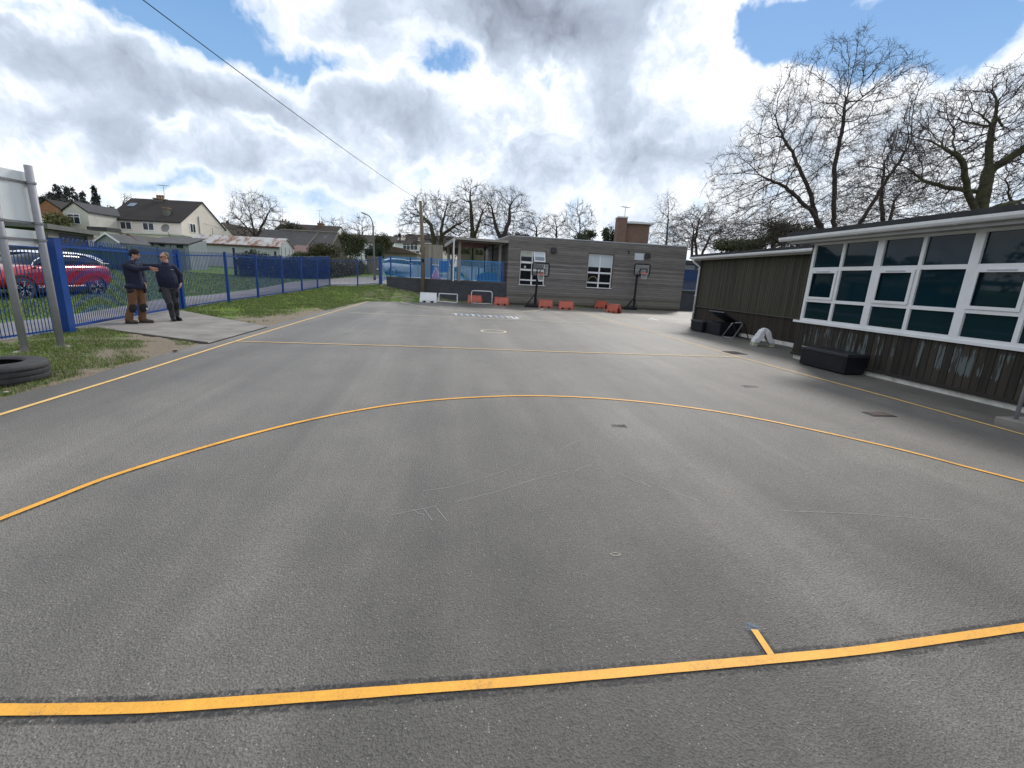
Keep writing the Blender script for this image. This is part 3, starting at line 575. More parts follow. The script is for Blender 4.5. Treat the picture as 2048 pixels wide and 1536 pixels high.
b=MB(); b.box(mid[0]-.06,mid[0]+.06,mid[1]-.1,mid[1]+.1,.95,1.1); b.build('latch',BLUE,t)
t=thing('railing_fence','long blue bow-top railing running from the gate along the rising grass bank','fence')
FP=[GR,P3(-8.66,19.4),P3(-8.56,22.0),P3(-8.40,24.7),P3(-8.16,27.0),P3(-7.94,29.3),P3(-7.68,31.2)]
for i,(a,c) in enumerate(zip(FP[:-1],FP[1:])): bay('railing_panel',a,c,1.93,BLUE,t,rb=.008 if i<2 else .010)
for a in FP[1:]: post(a,1.93,.075,BLUE,t)
t=thing('railing_fence','blue railing panels turning across the end of the path, by the lamp post','fence')
F2=[P3(-7.68,31.2),P3(-5.97,31.45),P3(-4.55,31.1)]
bay('railing_panel',F2[0],F2[1],1.75,BLUE,t,rb=.007); bay('railing_panel',F2[1],F2[2],1.75,BLUE,t,rb=.007)
post(F2[1],1.8,.09,BLUE,t); post(P3(-4.42,31.0),1.78,.20,BLUE,t,name='gate_post')
for hz_ in (1.0,.35): b=MB(); b.cbox((-4.58,30.88,zt(-4.58,31)+hz_),(.10,.08,.06)); b.build('hinge',WHITE,t)
# ---------------------------------------------------------------- sign on two posts (seen from behind)
t=thing('school_sign','large white sign board seen from behind on two grey steel posts by the tyre','sign',(-7.0,8.6,0))
def sp(y,top):
    b=MB(); b.tube([(0,y-8.6,-.1),(0.01,y-8.6,top)],.055,16); b.sph((0.01,y-8.6,top),(.055,.055,.015),16,4); b.build('post',GREYP,t,smooth=False)
S1=at(51.3,706,z=0); S2=at(123,696,z=0); 
t.location=(S1[0],S1[1],0); du=np.array(S2-S1); du/=np.linalg.norm(du); LP2=float(np.linalg.norm(S2-S1)); ang=math.atan2(du[1],du[0]); t.rotation_euler=(0,0,ang)
# local x runs from the left post to the right post, local -y faces the camera
for x in (0,LP2):
    b=MB(); b.tube([(x,0,-.1),(x,0,3.0)],.052,16); b.build('post',GREYP,t,smooth=True)
    b=MB(); b.lathe([(.0,.03),(.14,.03),(.17,0)],14,Matrix.Translation((x,0,0))); b.build('concrete_footing',STONE,t)
XR=LP2+.30; 
def sx_(px,py):
    # height on the sign's plane for a pixel
    d=ray(px,py); n=np.array([-du[1],du[0],0]); s_=((S1-O)@n)/(d@n); return (O+s_*d)
rt=[sx_(73,348),sx_(90,451),sx_(10,452),sx_(98,495),sx_(0,488)]
zt1,zb1,zt2,zb2=float(rt[0][2]),float(rt[1][2]),float(sx_(92,463.5)[2]),float(rt[3][2])
xr=float((rt[1]-S1)@du); xr2=float((rt[3]-S1)@du)
for nm,x1,z0,z1 in (('upper_panel',xr,zb1,zt1),('lower_panel',xr2,zb2,zt2)):
    b=MB(); b.box(-2.2,x1,.075,.082,z0,z1); b.build(nm,mat('sign_back',(.74,.78,.78),(.68,.72,.72),1.5,.5),t)
GREYR=mat('rail_grey',(.22,.22,.23),None,4,.5)
for z in (zt1-.16,zb1+.02,(zt2+zb2)/2-.02):
    b=MB(); b.box(-2.2,max(xr,xr2)-.01,.052,.072,z-.018,z+.018); o=b.build('rail',GREYR,t)
    for x in (0,LP2): b=MB(); b.lathe([(.056,-.017),(.066,-.015),(.066,.015),(.056,.017)],16,Matrix.Translation((x,0,z))); b.build('clamp',GALV,o)
# ---------------------------------------------------------------- tyre
g=at(-8,745,z=.12); t=thing('tyre','big black truck tyre lying flat in the grass at the left edge','tyre',(g[0]-.02,g[1],0.0))
b=MB(); b.lathe([(.27,.24),(.30,.262),(.36,.27),(.42,.266),(.47,.255),(.495,.235),(.505,.21),(.505,.19),(.495,.185),(.495,.165),(.507,.16),(.507,.125),(.497,.12),(.497,.10),(.507,.095),(.507,.06),(.495,.03),(.46,-.02),(.27,-.02)],56); b.build('tread',RUBBER,t,smooth=False)
b=MB(); b.lathe([(.0,.12),(.10,.14),(.2,.13),(.275,.10)],20); b.build('soil',mat('soil_fill',(.12,.09,.07),(.2,.16,.12),9,.95,bump=.8),t)
# ---------------------------------------------------------------- red car
cr=at(191,588,y=19.3); cf=at(47,601,y=16.75)
cd=np.array([cf[0]-cr[0],cf[1]-cr[1]]); wb=float(np.linalg.norm(cd)); ca=math.atan2(cd[1],cd[0])
def car(name,label,loc,rz,body,roofm,wb=2.6,group=None,L0=.85,L1=.9,detail=True):
    t=thing(name,label,'car',loc,rz,group)   # origin under rear axle centre-line; +x forward
    hw=.90
    # stations: x, z_low, z_belt(top of lower body), half width low/belt
    ST=[(-L1+.02,.55,.90,.68),(-L1+.07,.42,1.10,.80),(-.62,.32,1.17,.88),(-.1,.28,1.18,.92),(.6,.27,1.15,.92),(1.3,.27,1.12,.92),(wb-.75,.27,1.10,.92),(wb-.25,.28,1.07,.91),(wb+.2,.30,1.00,.89),(wb+.55,.32,.82,.82),(wb+L0-.1,.36,.74,.74),(wb+L0,.42,.62,.64)]
    vs=[];fs=[]; n=10
    for x,zl,zb_,w_ in ST:
        pr=[(w_*.90,zl),(w_,zl+.12),(w_*1.01,(zl+zb_)/2),(w_*.985,zb_-.10),(w_*.93,zb_),(w_*.6,zb_+.03 if x>wb-.8 else zb_)]
        ring=[(x,-y,z) for y,z in pr]+[(x,y,z) for y,z in reversed(pr)]; vs+=ring
    m_=12
    for i in range(len(ST)-1):
        for k in range(m_): fs.append((i*m_+k,i*m_+(k+1)%m_,(i+1)*m_+(k+1)%m_,(i+1)*m_+k))
    fs+=[tuple(range(m_))[::-1],tuple((len(ST)-1)*m_+k for k in range(m_))]
    b=MB(); b.add(vs,fs); o=b.build('body',body,t,smooth=True); sb=o.modifiers.new('s','SUBSURF'); sb.levels=sb.render_levels=1
    # glasshouse
    GS=[(-L1+.12,1.05,1.12,.74,.70),(-.66,1.05,1.34,.82,.66),(-.25,1.0,1.50,.86,.67),(.4,.98,1.56,.86,.68),(1.1,.97,1.55,.86,.68),(1.5,.97,1.47,.86,.66),(1.85,.96,1.30,.85,.68),(wb-.45,.95,.98,.83,.80)]
    vs=[];fs=[]
    for x,z0,z1,w0,w1 in GS: vs+=[(x,-w0,z0),(x,-(w0*.25+w1*.75),z0+(z1-z0)*.75),(x,-w1*.93,z1),(x,w1*.93,z1),(x,(w0*.25+w1*.75),z0+(z1-z0)*.75),(x,w0,z0)]
    for i in range(len(GS)-1):
        for k in range(6): fs.append((i*6+k,i*6+(k+1)%6,(i+1)*6+(k+1)%6,(i+1)*6+k))
    fs+=[tuple(range(6))[::-1],tuple((len(GS)-1)*6+k for k in range(6))]
    b=MB(); b.add(vs,fs); b.build('windows',CARGL,t,smooth=True)
    # roof skin
    b=MB(); vs=[];RS_=[(-.66,1.36),(-.25,1.505),(.4,1.565),(1.1,1.555),(1.48,1.475)]
    for x,z in RS_: vs+=[(x,-.70,z-.055),(x,-.62,z+.012),(x,0,z+.03),(x,.62,z+.012),(x,.70,z-.055)]
    fs=[(i*5+k,i*5+k+1,(i+1)*5+k+1,(i+1)*5+k) for i in range(len(RS_)-1) for k in range(4)]; b.add(vs,fs); b.build('roof',roofm,t,smooth=True)
    for sg in (-1,1):
        if detail:
            b=MB(); b.tube([(wb-.42,sg*.845,1.08),(2.05,sg*.83,1.22),(1.75,sg*.80,1.38),(1.35,sg*.74,1.50),(.8,sg*.72,1.545),(.2,sg*.72,1.52),(-.25,sg*.745,1.38),(-.48,sg*.82,1.24),(-.74,sg*.82,1.22)],.017,6); b.build('window_trim',CHROME,t)
            b=MB(); b.bar((.42,sg*.915,.40),(wb-.45,sg*.915,.37),.02,.03); b.build('sill_trim',CHROME,t)
            b=MB(); b.bar((.38,sg*.89,.30),(wb-.42,sg*.89,.28),.05,.16); b.build('sill',BLACKP,t)
            b=MB(); b.sph((1.98,sg*1.01,1.14),(.10,.10,.07),10,6); b.bar((1.98,sg*.86,1.1),(1.98,sg*.99,1.12),.04,.03); b.build('wing_mirror',BLACKP,t,smooth=True)
            for dx in (.55,1.45): b=MB(); b.bar((dx,sg*.925,.92),(dx+.2,sg*.925,.92),.02,.025); b.build('door_handle',BLACKP,t)
            for dx in (.42,1.18,2.0): b=MB(); b.bar((dx,sg*.922,.36),(dx,sg*.905,1.06),.006,.008); b.build('door_gap',BLACKP,t)
        for wx in (0,wb):
            b=MB(); M_=Matrix.Translation((wx,sg*.80,.345))@Matrix.Rotation(R(90),4,'X')
            b.lathe([(.24,-.11),(.32,-.115),(.345,-.09),(.345,.09),(.32,.115),(.24,.11)],28,M_); w_=b.build('wheel',RUBBER,t,smooth=False)
            b=MB(); y_=sg*.905
            b.lathe([(.0,.0),(.245,.0),(.25,.02)],24,Matrix.Translation((wx,y_-sg*.02,.345))@Matrix.Rotation(R(90),4,'X')); b.build('hub',BLACKP,w_)
            b=MB()
            for k in range(5):
                a=k*2*math.pi/5+.3
                for da in (-.22,.22):
                    b.bar((wx+.06*math.cos(a),y_+sg*.012,.345+.06*math.sin(a)),(wx+.23*math.cos(a+da),y_+sg*.012,.345+.23*math.sin(a+da)),.012,.018)
                b.bar((wx+.235*math.cos(a-.22),y_+sg*.012,.345+.235*math.sin(a-.22)),(wx+.235*math.cos(a+.22),y_+sg*.012,.345+.235*math.sin(a+.22)),.012,.02)
            b.build('rim',CHROME,w_)
            b=MB(); pts=[(wx+.40*math.cos(a),sg*.897,.345+.40*math.sin(a)) for a in np.linspace(-.25,math.pi+.25,14)]; b.tube(pts,.035,6); b.build('wheel_arch',BLACKP,t)
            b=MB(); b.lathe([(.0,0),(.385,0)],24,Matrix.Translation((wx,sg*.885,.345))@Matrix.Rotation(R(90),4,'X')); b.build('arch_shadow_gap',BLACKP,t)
    for sg in (-1,1):
        b=MB(); b.sph((wb+L0-.18,sg*.58,.72),(.12,.14,.06),10,6); b.build('headlight',CHROME,t,smooth=True)
        b=MB(); b.sph((-L1+.10,sg*.66,.90),(.06,.13,.06),10,6); b.build('tail_light',mat('tail_red',(.4,.01,.01),None,1,.2),t,smooth=True)
    b=MB(); b.box(wb+L0-.06,wb+L0+.03,-.45,.45,.40,.55); b.build('grille',BLACKP,t,bevel=.01)
    return t
p0=Vector((cr[0],cr[1],0)); side=Vector((-math.sin(ca),math.cos(ca),0))
if side.dot(Vector((1,0,0)))<0: side=-side
cc0=p0-side*.8
cart=car('parked_car','red five door car with pale roof parked on the grass behind the blue gate',(cc0.x,cc0.y,float(cr[2]+cf[2])/2-.02),ca,CARRED,CARWH,wb=wb)
# ---------------------------------------------------------------- building helpers
class Plane:
    def __init__(s,A,B):
        s.A=np.array([A[0],A[1],0.]); s.B=np.array([B[0],B[1],0.]); s.u=s.B-s.A; s.L=float(np.linalg.norm(s.u)); s.u/=s.L; s.n=np.array([-s.u[1],s.u[0],0]); s.rz=math.atan2(s.u[1],s.u[0])
    def uv(s,px,py,off=0):
        d=ray(px,py); A=s.A+s.n*off; t=((A-O)@s.n)/(d@s.n); p=O+t*d; return float((p-s.A)@s.u),float(p[2])
def wall(b,u0,u1,z0,z1,ops,y0,y1):
    us=sorted({u0,u1,*[o[0] for o in ops],*[o[1] for o in ops]}); 
    for a,c in zip(us[:-1],us[1:]):
        cuts=sorted([(o[2],o[3]) for o in ops if o[0]<=a+1e-6 and o[1]>=c-1e-6]); z=z0
        for q,w_ in cuts:
            if q>z: b.box(a,c,y0,y1,z,q)
            z=w_
        if z<z1: b.box(a,c,y0,y1,z,z1)
# ---------------------------------------------------------------- dark boarded classroom with the window band (faces -x)
t=thing('classroom','dark boarded classroom with a long white-framed window band, at the right edge','building',(8.75,10.13,0))
# local: y runs from 0 (far corner) to -14 (past the camera); x>0 into the building
YE=-14.0
b=MB(); b.box(0,.12,YE,0,.13,.92); b.box(0.12,1.7,-.12,0,.13,2.80); b.box(0,.12,-.10,0,.92,2.80); b.box(7.9,8.0,YE,0,0,2.8); b.box(1.7,8,-.12,0,.13,2.8); b.build('wall',DARKB,t)
b=MB(); b.box(.03,.12,YE,-.03,-.05,.13); b.box(.12,8,-.12,-.03,-.05,.13)
b.build('plinth',WPAINT,t)
b=MB(); b.box(-.025,.0,YE,.02,.10,.16); b.build('base_batten',mat('dark_batten',(.03,.026,.022),None,5,.9),t)
b=MB(); b.box(-.42,8.2,YE,.42,2.97,3.06); b.build('roof',ROOFF,t)
b=MB(); b.box(-.32,.02,YE,.36,2.80,2.83); b.box(-.345,-.325,YE,.37,2.79,2.97); b.build('soffit',mat('soffit_board',(.36,.36,.35),(.28,.28,.27),2,.7),t)
b=MB()
pf=[(-.13,.0),(-.125,-.05),(-.10,-.085),(-.065,-.10),(-.03,-.085),(-.005,-.05),(0,0),(-.01,0),(-.014,-.045),(-.065,-.09),(-.116,-.045),(-.12,0)]
b.prism([(x-.345,z+2.955) for x,z in pf],YE,.62); gut=b.build('gutter',WHITE,t)
for y in np.arange(.3,YE,-1.85): b=MB(); b.prism([(-.345+(x+.065)*1.1-.065,2.957+z*1.08) for x,z in pf[:7]],y-.05,y); b.build('gutter_bracket',WHITE,gut)
b=MB(); b.box(-.045,.0,YE,.12,.915,.965); b.build('window_sill',WHITE,t)
y=-.06; units=[]; 
while y>YE+1.7: units.append(y); y-=1.745
for k,y0 in enumerate(units):
    y1=y0-1.745; pass
    b=MB(); xa,xb=-.012,.06
    zs=[(.965,1.03),(1.43,1.50),(2.16,2.24),(2.75,2.80)]
    for z0,z1 in zs: b.box(xa,xb,y1+.075,y0-.075,z0,z1)
    b.box(xa-.004,xb,y1,y1+.075,.965,2.80); b.box(xa-.004,xb,y0-.075,y0,.965,2.80)
    ym=y0-.86
    for z0,z1 in ((1.03,1.43),(1.50,2.16),(2.24,2.75)): b.box(xa+.003,xb,ym-.035,ym+.035,z0,z1)
    w_=b.build('window_frame',WHITE,t)
    b=MB(); b.box(.03,.045,y1+.07,y0-.07,1.0,2.78); b.build('pane',GLASS,w_)
    # opening sash in the left middle light
    b=MB(); a0,a1=ym+.035,y0-.075; f_=.055
    for bx in ((a0,a1,1.50,1.50+f_),(a0,a1,2.16-f_,2.16),(a0,a0+f_,1.50+f_,2.16-f_),(a1-f_,a1,1.50+f_,2.16-f_)): b.box(-.035,-.013,bx[0],bx[1],bx[2],bx[3])
    s_=b.build('casement',WHITE,w_)
    b=MB(); b.box(-.045,-.036,(a0+a1)/2-.2,(a0+a1)/2+.2,2.125,2.145); b.build('trickle_vent',mat('vent_grey',(.45,.46,.47),None,3,.5),s_)
b=MB(); b.box(.05,.06,YE,-.1,.95,2.8); b.box(.5,.52,YE,-.1,.2,2.8); b.build('inner_wall',mat('dark_interior',(.02,.025,.03),None,2,.9),t)
# ---------------------------------------------------------------- olive boarded classroom beyond it
t=thing('classroom','long low classroom clad in olive-brown vertical boards, behind the black storage boxes','building',(10.5,18.0,0))
b=MB(); b.box(0,.12,-7.85,0,.86,2.78); b.box(.12,8,-.12,0,.13,2.78); b.build('wall',OLIVE,t)
b=MB(); b.box(.012,.12,-7.85,0,.13,.86); b.build('lower_wall',BROWNB,t)
b=MB(); b.box(-.03,0,-7.85,.0,.85,.885); b.build('rail',mat('dado_rail',(.085,.085,.075),(.06,.058,.05),5,.9),t)
b=MB(); b.box(.02,.12,-7.85,-.02,-.05,.13); b.build('plinth',WPAINT,t)
b=MB(); b.box(-.3,8.2,-7.84,.3,2.90,2.98); b.build('roof',ROOFF,t)
b=MB(); b.box(-.215,8,-7.84,.26,2.76,2.79); b.box(-.235,-.215,-7.84,.27,2.75,2.90); b.build('soffit',mat('soffit_far',(.45,.43,.38),None,2,.7),t)
b=MB(); b.prism([(x-.235,z+2.885) for x,z in pf],-7.80,.36); gut=b.build('gutter',WHITE,t)
for y in np.arange(-.2,-7.7,-1.3): b=MB(); b.prism([(-.235+(x+.065)*1.1-.065,2.887+z*1.08) for x,z in pf[:7]],y-.05,y); b.build('gutter_bracket',WHITE,gut)
b=MB(); b.tube([(-.30,.10,2.79),(-.30,.10,2.70),(-.12,.02,2.56),(-.05,-.02,2.50),(-.05,-.02,.05)],.036,10); b.build('downpipe',WHITE,t,smooth=True)
b=MB()
for z in (2.4,1.3,.6): b.box(-.10,0,-.07,.03,z,z+.03)
b.build('pipe_bracket',WHITE,t)
b=MB(); b.box(-.03,.0,-.12,.02,.13,2.75); b.build('corner_board',mat('corner_board',(.032,.022,.02),None,4,.9),t)
# ---------------------------------------------------------------- timber clad block
TBP=Plane((3.69,28.53),(16.19,29.72)); t=thing('nursery_block','flat roofed block clad in weathered grey horizontal timber, across the far end of the court','building',(3.69,28.53,0),TBP.rz)
def wrect(tl,tr,bl): a=TBP.uv(*tl); c=TBP.uv(*tr); d=TBP.uv(*bl); return (a[0],c[0],d[1],a[1])
W1=wrect((1041.7,499.5),(1093,501),(1039,570)); W2=wrect((1178.2,506.8),(1228.4,508.7),(1174,575.5)); 
TL=TBP.L; b=MB(); wall(b,0,TL,.12,4.16,[W1,W2],0,.2); b.prism([(0,4.16),(TL,4.16),(TL,4.33),(0,4.18)],0,.2)
b.box(0,.2,.2,9,.12,4.16); b.box(TL-.2,TL,.2,9,.12,4.16); b.box(.2,TL-.2,8.8,9,0,4.16); b.build('wall',TIMB,t)
b=MB(); b.box(.02,TL-.02,.03,.2,-.05,.12); b.build('plinth',mat('brown_plinth',(.055,.045,.038),(.08,.07,.06),3,.9),t)
b=MB(); b.prism([(-.02,4.18),(TL+.02,4.33),(TL+.02,4.385),(-.02,4.235)],-.03,9.02); b.build('roof',mat('roof_edge',(.42,.45,.48),(.35,.38,.41),3,.5),t)
REV=mat('window_reveal',(.16,.12,.095),(.12,.09,.07),3,.9)
for k,(u0,u1,z0,z1) in enumerate((W1,W2)):
    b=MB(); b.box(u0-.03,u0,-.012,.19,z0,z1+.03); b.box(u1,u1+.03,-.012,.19,z0,z1+.03); b.box(u0,u1,-.012,.19,z1,z1+.03); w_=b.build('window',REV,t)
    Hh=z1-z0; um=(u0+u1)/2-.02; b=MB(); y0,y1=.10,.16
    zz=[z0+.05,z0+Hh*.135,z0+Hh*.175,z0+Hh*.42,z0+Hh*.475,z0+Hh*.63,z0+Hh*.69,z1-.07] if k==0 else [z0+.05,z0+Hh*.14,z0+Hh*.18,z0+Hh*.43,z0+Hh*.48,z0+Hh*.62,z0+Hh*.62,z1-.07]
    for x0,x1 in ((u0+.0,u0+.07),(um-.045,um+.045),(u1-.07,u1)): b.box(x0,x1,y0,y1,z0+.05,z1)
    for x0,x1 in ((u0+.07,um-.045),(um+.045,u1-.07)):
        for a,c in ((zz[1],zz[2]),(zz[3],zz[4]),(zz[7],z1)): b.box(x0,x1,y0+.004,y1,a,c)
        if k==0: b.box(x0,x1,y0+.004,y1,zz[5],zz[6])
    f_=b.build('window_frame',WHITE,t)
    b=MB(); b.box(u0,u1,.125,.135,z0+.05,z1); b.build('pane',glass('nursery_glass',(.012,.013,.016)),f_)
    b=MB(); b.box(u0-.04,u1+.04,-.06,.10,z0,z0+.05); b.build('sill',WHITE,f_)
    if k==0:
        b=MB(); b.box(u0+.07,um-.045,.118,.123,zz[6]+.28,zz[7]); b.build('blind',mat('cream_blind',(.50,.52,.45),None,3,.7),f_)
        M_=Matrix.Translation((0,.09,z1-.07))@Matrix.Rotation(R(-22),4,'X'); b=MB(); h_=(z1-.07)-zz[6]+.05; a,c=um+.05,u1-.07
        b.box(a,c,-.03,.02,-.06,0,M_); b.box(a,c,-.03,.02,-h_,-h_+.07,M_); b.box(a,a+.06,-.03,.02,-h_+.07,-.06,M_); b.box(c-.06,c,-.03,.02,-h_+.07,-.06,M_); ob=b.build('open_casement',WHITE,f_)
        b=MB(); b.box(a+.06,c-.06,-.012,-.004,-h_*.5,-.06,M_); b.build('blind',BLIND,f_); b=MB(); b.box(a+.06,c-.06,-.012,-.004,-h_+.07,-h_*.5,M_); b.build('pane',mat('grey_pane',(.20,.24,.30),None,2,.1),f_)
    else:
        for x0,x1 in ((u0+.07,um-.045),(um+.045,u1-.07)): b=MB(); b.box(x0,x1,.116,.122,z0+Hh*.62,zz[7]); b.build('blind',BLIND,f_)
        b=MB(); c=(u0+.07+um)/2; b.tube([(c-.30*math.cos(math.pi*q),.112,z0+Hh*.22+.26*math.sin(math.pi*q)) for q in np.linspace(0,1,13)],.028,5); b.build('paper_rainbow',mat('paper_rainbow',(.30,.24,.10),None,3,.7),f_)
    if k==0:
        b=MB(); b.box(u0+.30,u0+.42,.11,.12,z0+Hh*.49,z0+Hh*.56); b.build('window_ornament',mat('ornament',(.6,.62,.55),None,3,.7),f_)
for px,py in ((1107,500.5),(1294.3,511.5)):
    u,z=TBP.uv(px,py); b=MB(); b.prism([(u-.20,z-.16),(u+.20,z-.16),(u+.19,z+.02),(u+.11,z+.17),(u-.11,z+.17),(u-.19,z+.02)],-.16,0); b.build('wall_light',mat('lamp_housing',(.03,.03,.032),None,3,.5),t,bevel=.02)
u,z=TBP.uv(1278.4,513.5); b=MB(); b.box(u-.34,u+.34,-.03,0,z-.22,z+.22); b.build('notice_board',mat('notice_white',(.60,.64,.70),(.54,.58,.64),3,.4),t)
u,z=TBP.uv(1257,502.5); b=MB(); b.tube([(u,0,z),(u,-.10,z),(u-.02,-.14,z-.12)],.03,8); b.sph((u-.02,-.15,z-.14),(.045,.045,.045)); b.build('security_camera',BLACKP,t)
# ---------------------------------------------------------------- canopy on the left of the block
t=thing('canopy','open timber canopy with a red-brown ceiling on posts, left of the timber block','canopy',(3.69,28.53,0),TBP.rz)
cl=TBP.uv(911.8,480)[0]; cz=TBP.uv(960,480)[1]; cd_=7.2
b=MB(); b.box(cl,-.02,.1,cd_,cz-.02,cz+.08); b.box(cl-.05,cl,-.02,cd_,cz-.12,cz+.09); b.build('roof',mat('canopy_edge',(.36,.36,.34),(.28,.28,.26),3,.7),t)
b=MB(); b.box(cl,-.02,0,.1,cz-.055,cz+.085); b.build('fascia',mat('canopy_fascia',(.34,.32,.29),(.26,.25,.22),3,.7,),t)
b=MB(); b.box(cl,-.02,.1,cd_,cz-.06,cz-.02); b.build('ceiling',SOFFIT,t)
for (u,y) in ((cl+.32,.25),(-.40,.25),(cl+.25,3.4),(cl+.25,cd_-.3)): b=MB(); b.box(u-.075,u+.075,y+.35,y+.5,1.30,cz-.06); b.build('post',POSTW,t)
for (u,y) in ((-1.25,cd_-.4),(-.7,4.5),(-.5,2.6)): b=MB(); b.tube([(u,y,1.3),(u,y,cz-.06)],.05,8); b.build('steel_post',BLACKP,t)
b=MB(); b.tube([(cl-.12,-.08,cz-.05),(cl-.12,-.08,.9+.4)],.04,8); b.build('downpipe',WHITE,t)
b=MB(); b.bar((cl+.05,.45,cz-.10),(-.1,.45,cz-.10),.06,.07); b.bar((-.4,.3,cz-.16),(-.4,cd_,cz-.16),.08,.14); b.build('beam',POSTW,t)
# ---------------------------------------------------------------- retaining wall and nursery railing
RW=Plane((-3.85,30.62),(3.72,28.60)); t=thing('retaining_wall','dark grey brick retaining wall below the pale blue railing','wall',(-3.85,30.62,0),RW.rz)
b=MB(); b.box(-.15,RW.L,0,.22,-.3,1.31); b.build('brickwork',DBRICK,t); b=MB(); b.box(-.17,RW.L,-.02,.24,1.31,1.37); b.build('coping',mat('coping',(.10,.105,.12),(.14,.145,.155),5,.8),t)
t=thing('railing_fence','pale blue nursery railing standing on the dark brick retaining wall','fence')
def rw(u,z): p=RW.A+RW.u*u+RW.n*.10; return (float(p[0]),float(p[1]),z)
us=[RW.uv(px,530,.1)[0] for px in (781.5,821,862.5,903,955,1006)]
us=[us[0]]+us[1:]; 
pt_=[rw(u,1.37) for u in us]
for a,c in zip(pt_[:-1],pt_[1:]): bay('railing_panel',a,c,1.26,BLUEP,t,bow=False,rb=.017,zb=.06,pitch=.085)
for i,a in enumerate(pt_):
    if i!=4: post(a,1.28,.085 if i<5 else .12,BLUE,t)
lp=(-4.28,30.85,.98); bay('railing_panel',lp,(pt_[0][0],pt_[0][1],1.2),1.45,BLUEP,t,bow=False,rb=.017,zb=.1,pitch=.085)
# things on the raised terrace
TEAL=mat('teal_plastic',(.02,.20,.22),None,2,.5); PINK=mat('pink_fabric',(.55,.15,.30),(.45,.12,.26),3,.7); YG=mat('yellow_green_plastic',(.55,.60,.15),None,3,.5); BLT=mat('blue_plastic',(.02,.10,.38),None,3,.5); GRT=mat('green_plastic',(.06,.28,.16),None,3,.5)
TZ=1.32
def tp(px,s): X,_=LX(px,540,s); p=s*H3+X*R3; return (float(p[0]),float(p[1]),TZ)
t=thing('slide','teal play slide behind the nursery railing','slide',tp(922,32.0),-YAW)
b=MB(); b.prism([(-.55,.75),(.45,.02),(.62,.02),(.62,.10),(-.48,.92)],-.25,.25); b.build('chute',TEAL,t); b=MB(); b.box(-.75,-.5,-.25,.25,.68,.78); b.box(-.75,-.7,-.25,.25,0,.68); b.box(-.5,-.46,-.25,.25,0,.68); b.build('platform',YG,t)
t=thing('skittle_stand','two pale yellow upright posts on a base beside the teal slide','toy',tp(933,31.6),-YAW)
for x in (-.09,.09): b=MB(); b.box(x-.045,x+.045,-.04,.04,.05,.55); b.build('upright',YG,t)
b=MB(); b.box(-.2,.2,-.15,.15,0,.05); b.build('base',TEAL,t)
t=thing('play_tent','small pink pointed play tent behind the nursery railing','tent',tp(872,32.2),-YAW)
b=MB(); b.add([(-.3,-.3,0),(.3,-.3,0),(.3,.3,0),(-.3,.3,0),(.02,0,.78)],[(0,1,4),(1,2,4),(2,3,4),(3,0,4)]); b.build('cover',PINK,t); b=MB()
for x in (-.3,.3): b.bar((x,-.31,0),(.02,0,.86),.025,.025)
b.build('pole',WHITE,t)
t=thing('toy_rack','low white toy rack with two shelves behind the nursery railing','rack',tp(888,32.2),-YAW)
for x in (-.42,.4): b=MB(); b.box(x-.02,x+.02,-.15,.15,0,.6); b.build('side',WHITE,t)
for z in (.1,.4): b=MB(); b.box(-.40,.38,-.15,.15,z,z+.03); b.build('shelf',WHITE,t)
t=thing('play_bridge','low blue play barrel with a green rim, in front of the canopy','play equipment',tp(981,30.6),-YAW)
b=MB(); b.prism([(-.88,0)]+[(x,.38+.24*(1-(x/.88)**2)) for x in np.linspace(-.88,.88,11)]+[(.88,0)],-.3,.3); b.build('body',BLT,t)
b=MB(); b.tube([(x,-.32,.40+.24*(1-(x/.88)**2)) for x in np.linspace(-.9,.9,11)],.035,6); b.build('rim',GRT,t)
t=thing('easel','blue play easel with white legs behind the nursery railing','easel',tp(888,34.5),-YAW)
b=MB(); b.box(-.35,.35,-.02,.02,.55,1.35); b.build('board',BLT,t)
for x in (-.38,.38): b=MB(); b.bar((x,0,0),(x,0,1.4),.04,.04); b.build('leg',WHITE,t)
for i,(px0,px1,s,lb) in enumerate(((864,901,36,'long white topped table behind the pink tent'),(913,960,36,'long white topped bench under the canopy roof'))):
    a=tp(px0,s);c=tp(px1,s); t=thing('table',lb,'table',((a[0]+c[0])/2,(a[1]+c[1])/2,TZ),-YAW); L_=math.dist(a,c)/2; b=MB(); b.box(-L_,L_,-.35,.35,1.02,1.08); b.build('top',WHITE,t)
    for x in (-L_+.1,L_-.1): b=MB(); b.box(x-.03,x+.03,-.3,.3,0,1.02); b.build('leg',BLT,t)
for px,s,lb,rz in ((802,44,'pale car parked behind the left part of the nursery railing',R(20)),(838,46,'silver car parked behind the nursery railing by the telegraph pole',R(12))):
    a=tp(px,s); car('parked_car',lb,(a[0]-1.0,a[1],TZ+.05),rz,CARSIL,CARWH,group='cars parked behind the nursery railing',detail=False)
# pale low building behind the terrace (gives the bright backing to the railing)
a=tp(778,44);c=tp(1010,44); P_=Plane((a[0],a[1]),(c[0],c[1])); t=thing('boundary_fence','pale blue-grey boundary fence at the back of the nursery terrace','fence',(a[0],a[1],TZ),P_.rz)
b=MB(); n=int(P_.L/2.4)
for i in range(n): b=MB(); b.box(i*P_.L/n+.05,(i+1)*P_.L/n-.05,0,.04,.05,1.15); b.build('panel',mat('pale_fence_panel',(.30,.36,.42),(.24,.30,.36),2,.8) if i==0 else bpy.data.materials['pale_fence_panel'],t)
for i in range(n+1): b=MB(); b.box(i*P_.L/n-.04,i*P_.L/n+.04,-.02,.06,0,1.25); b.build('post',POSTW,t)
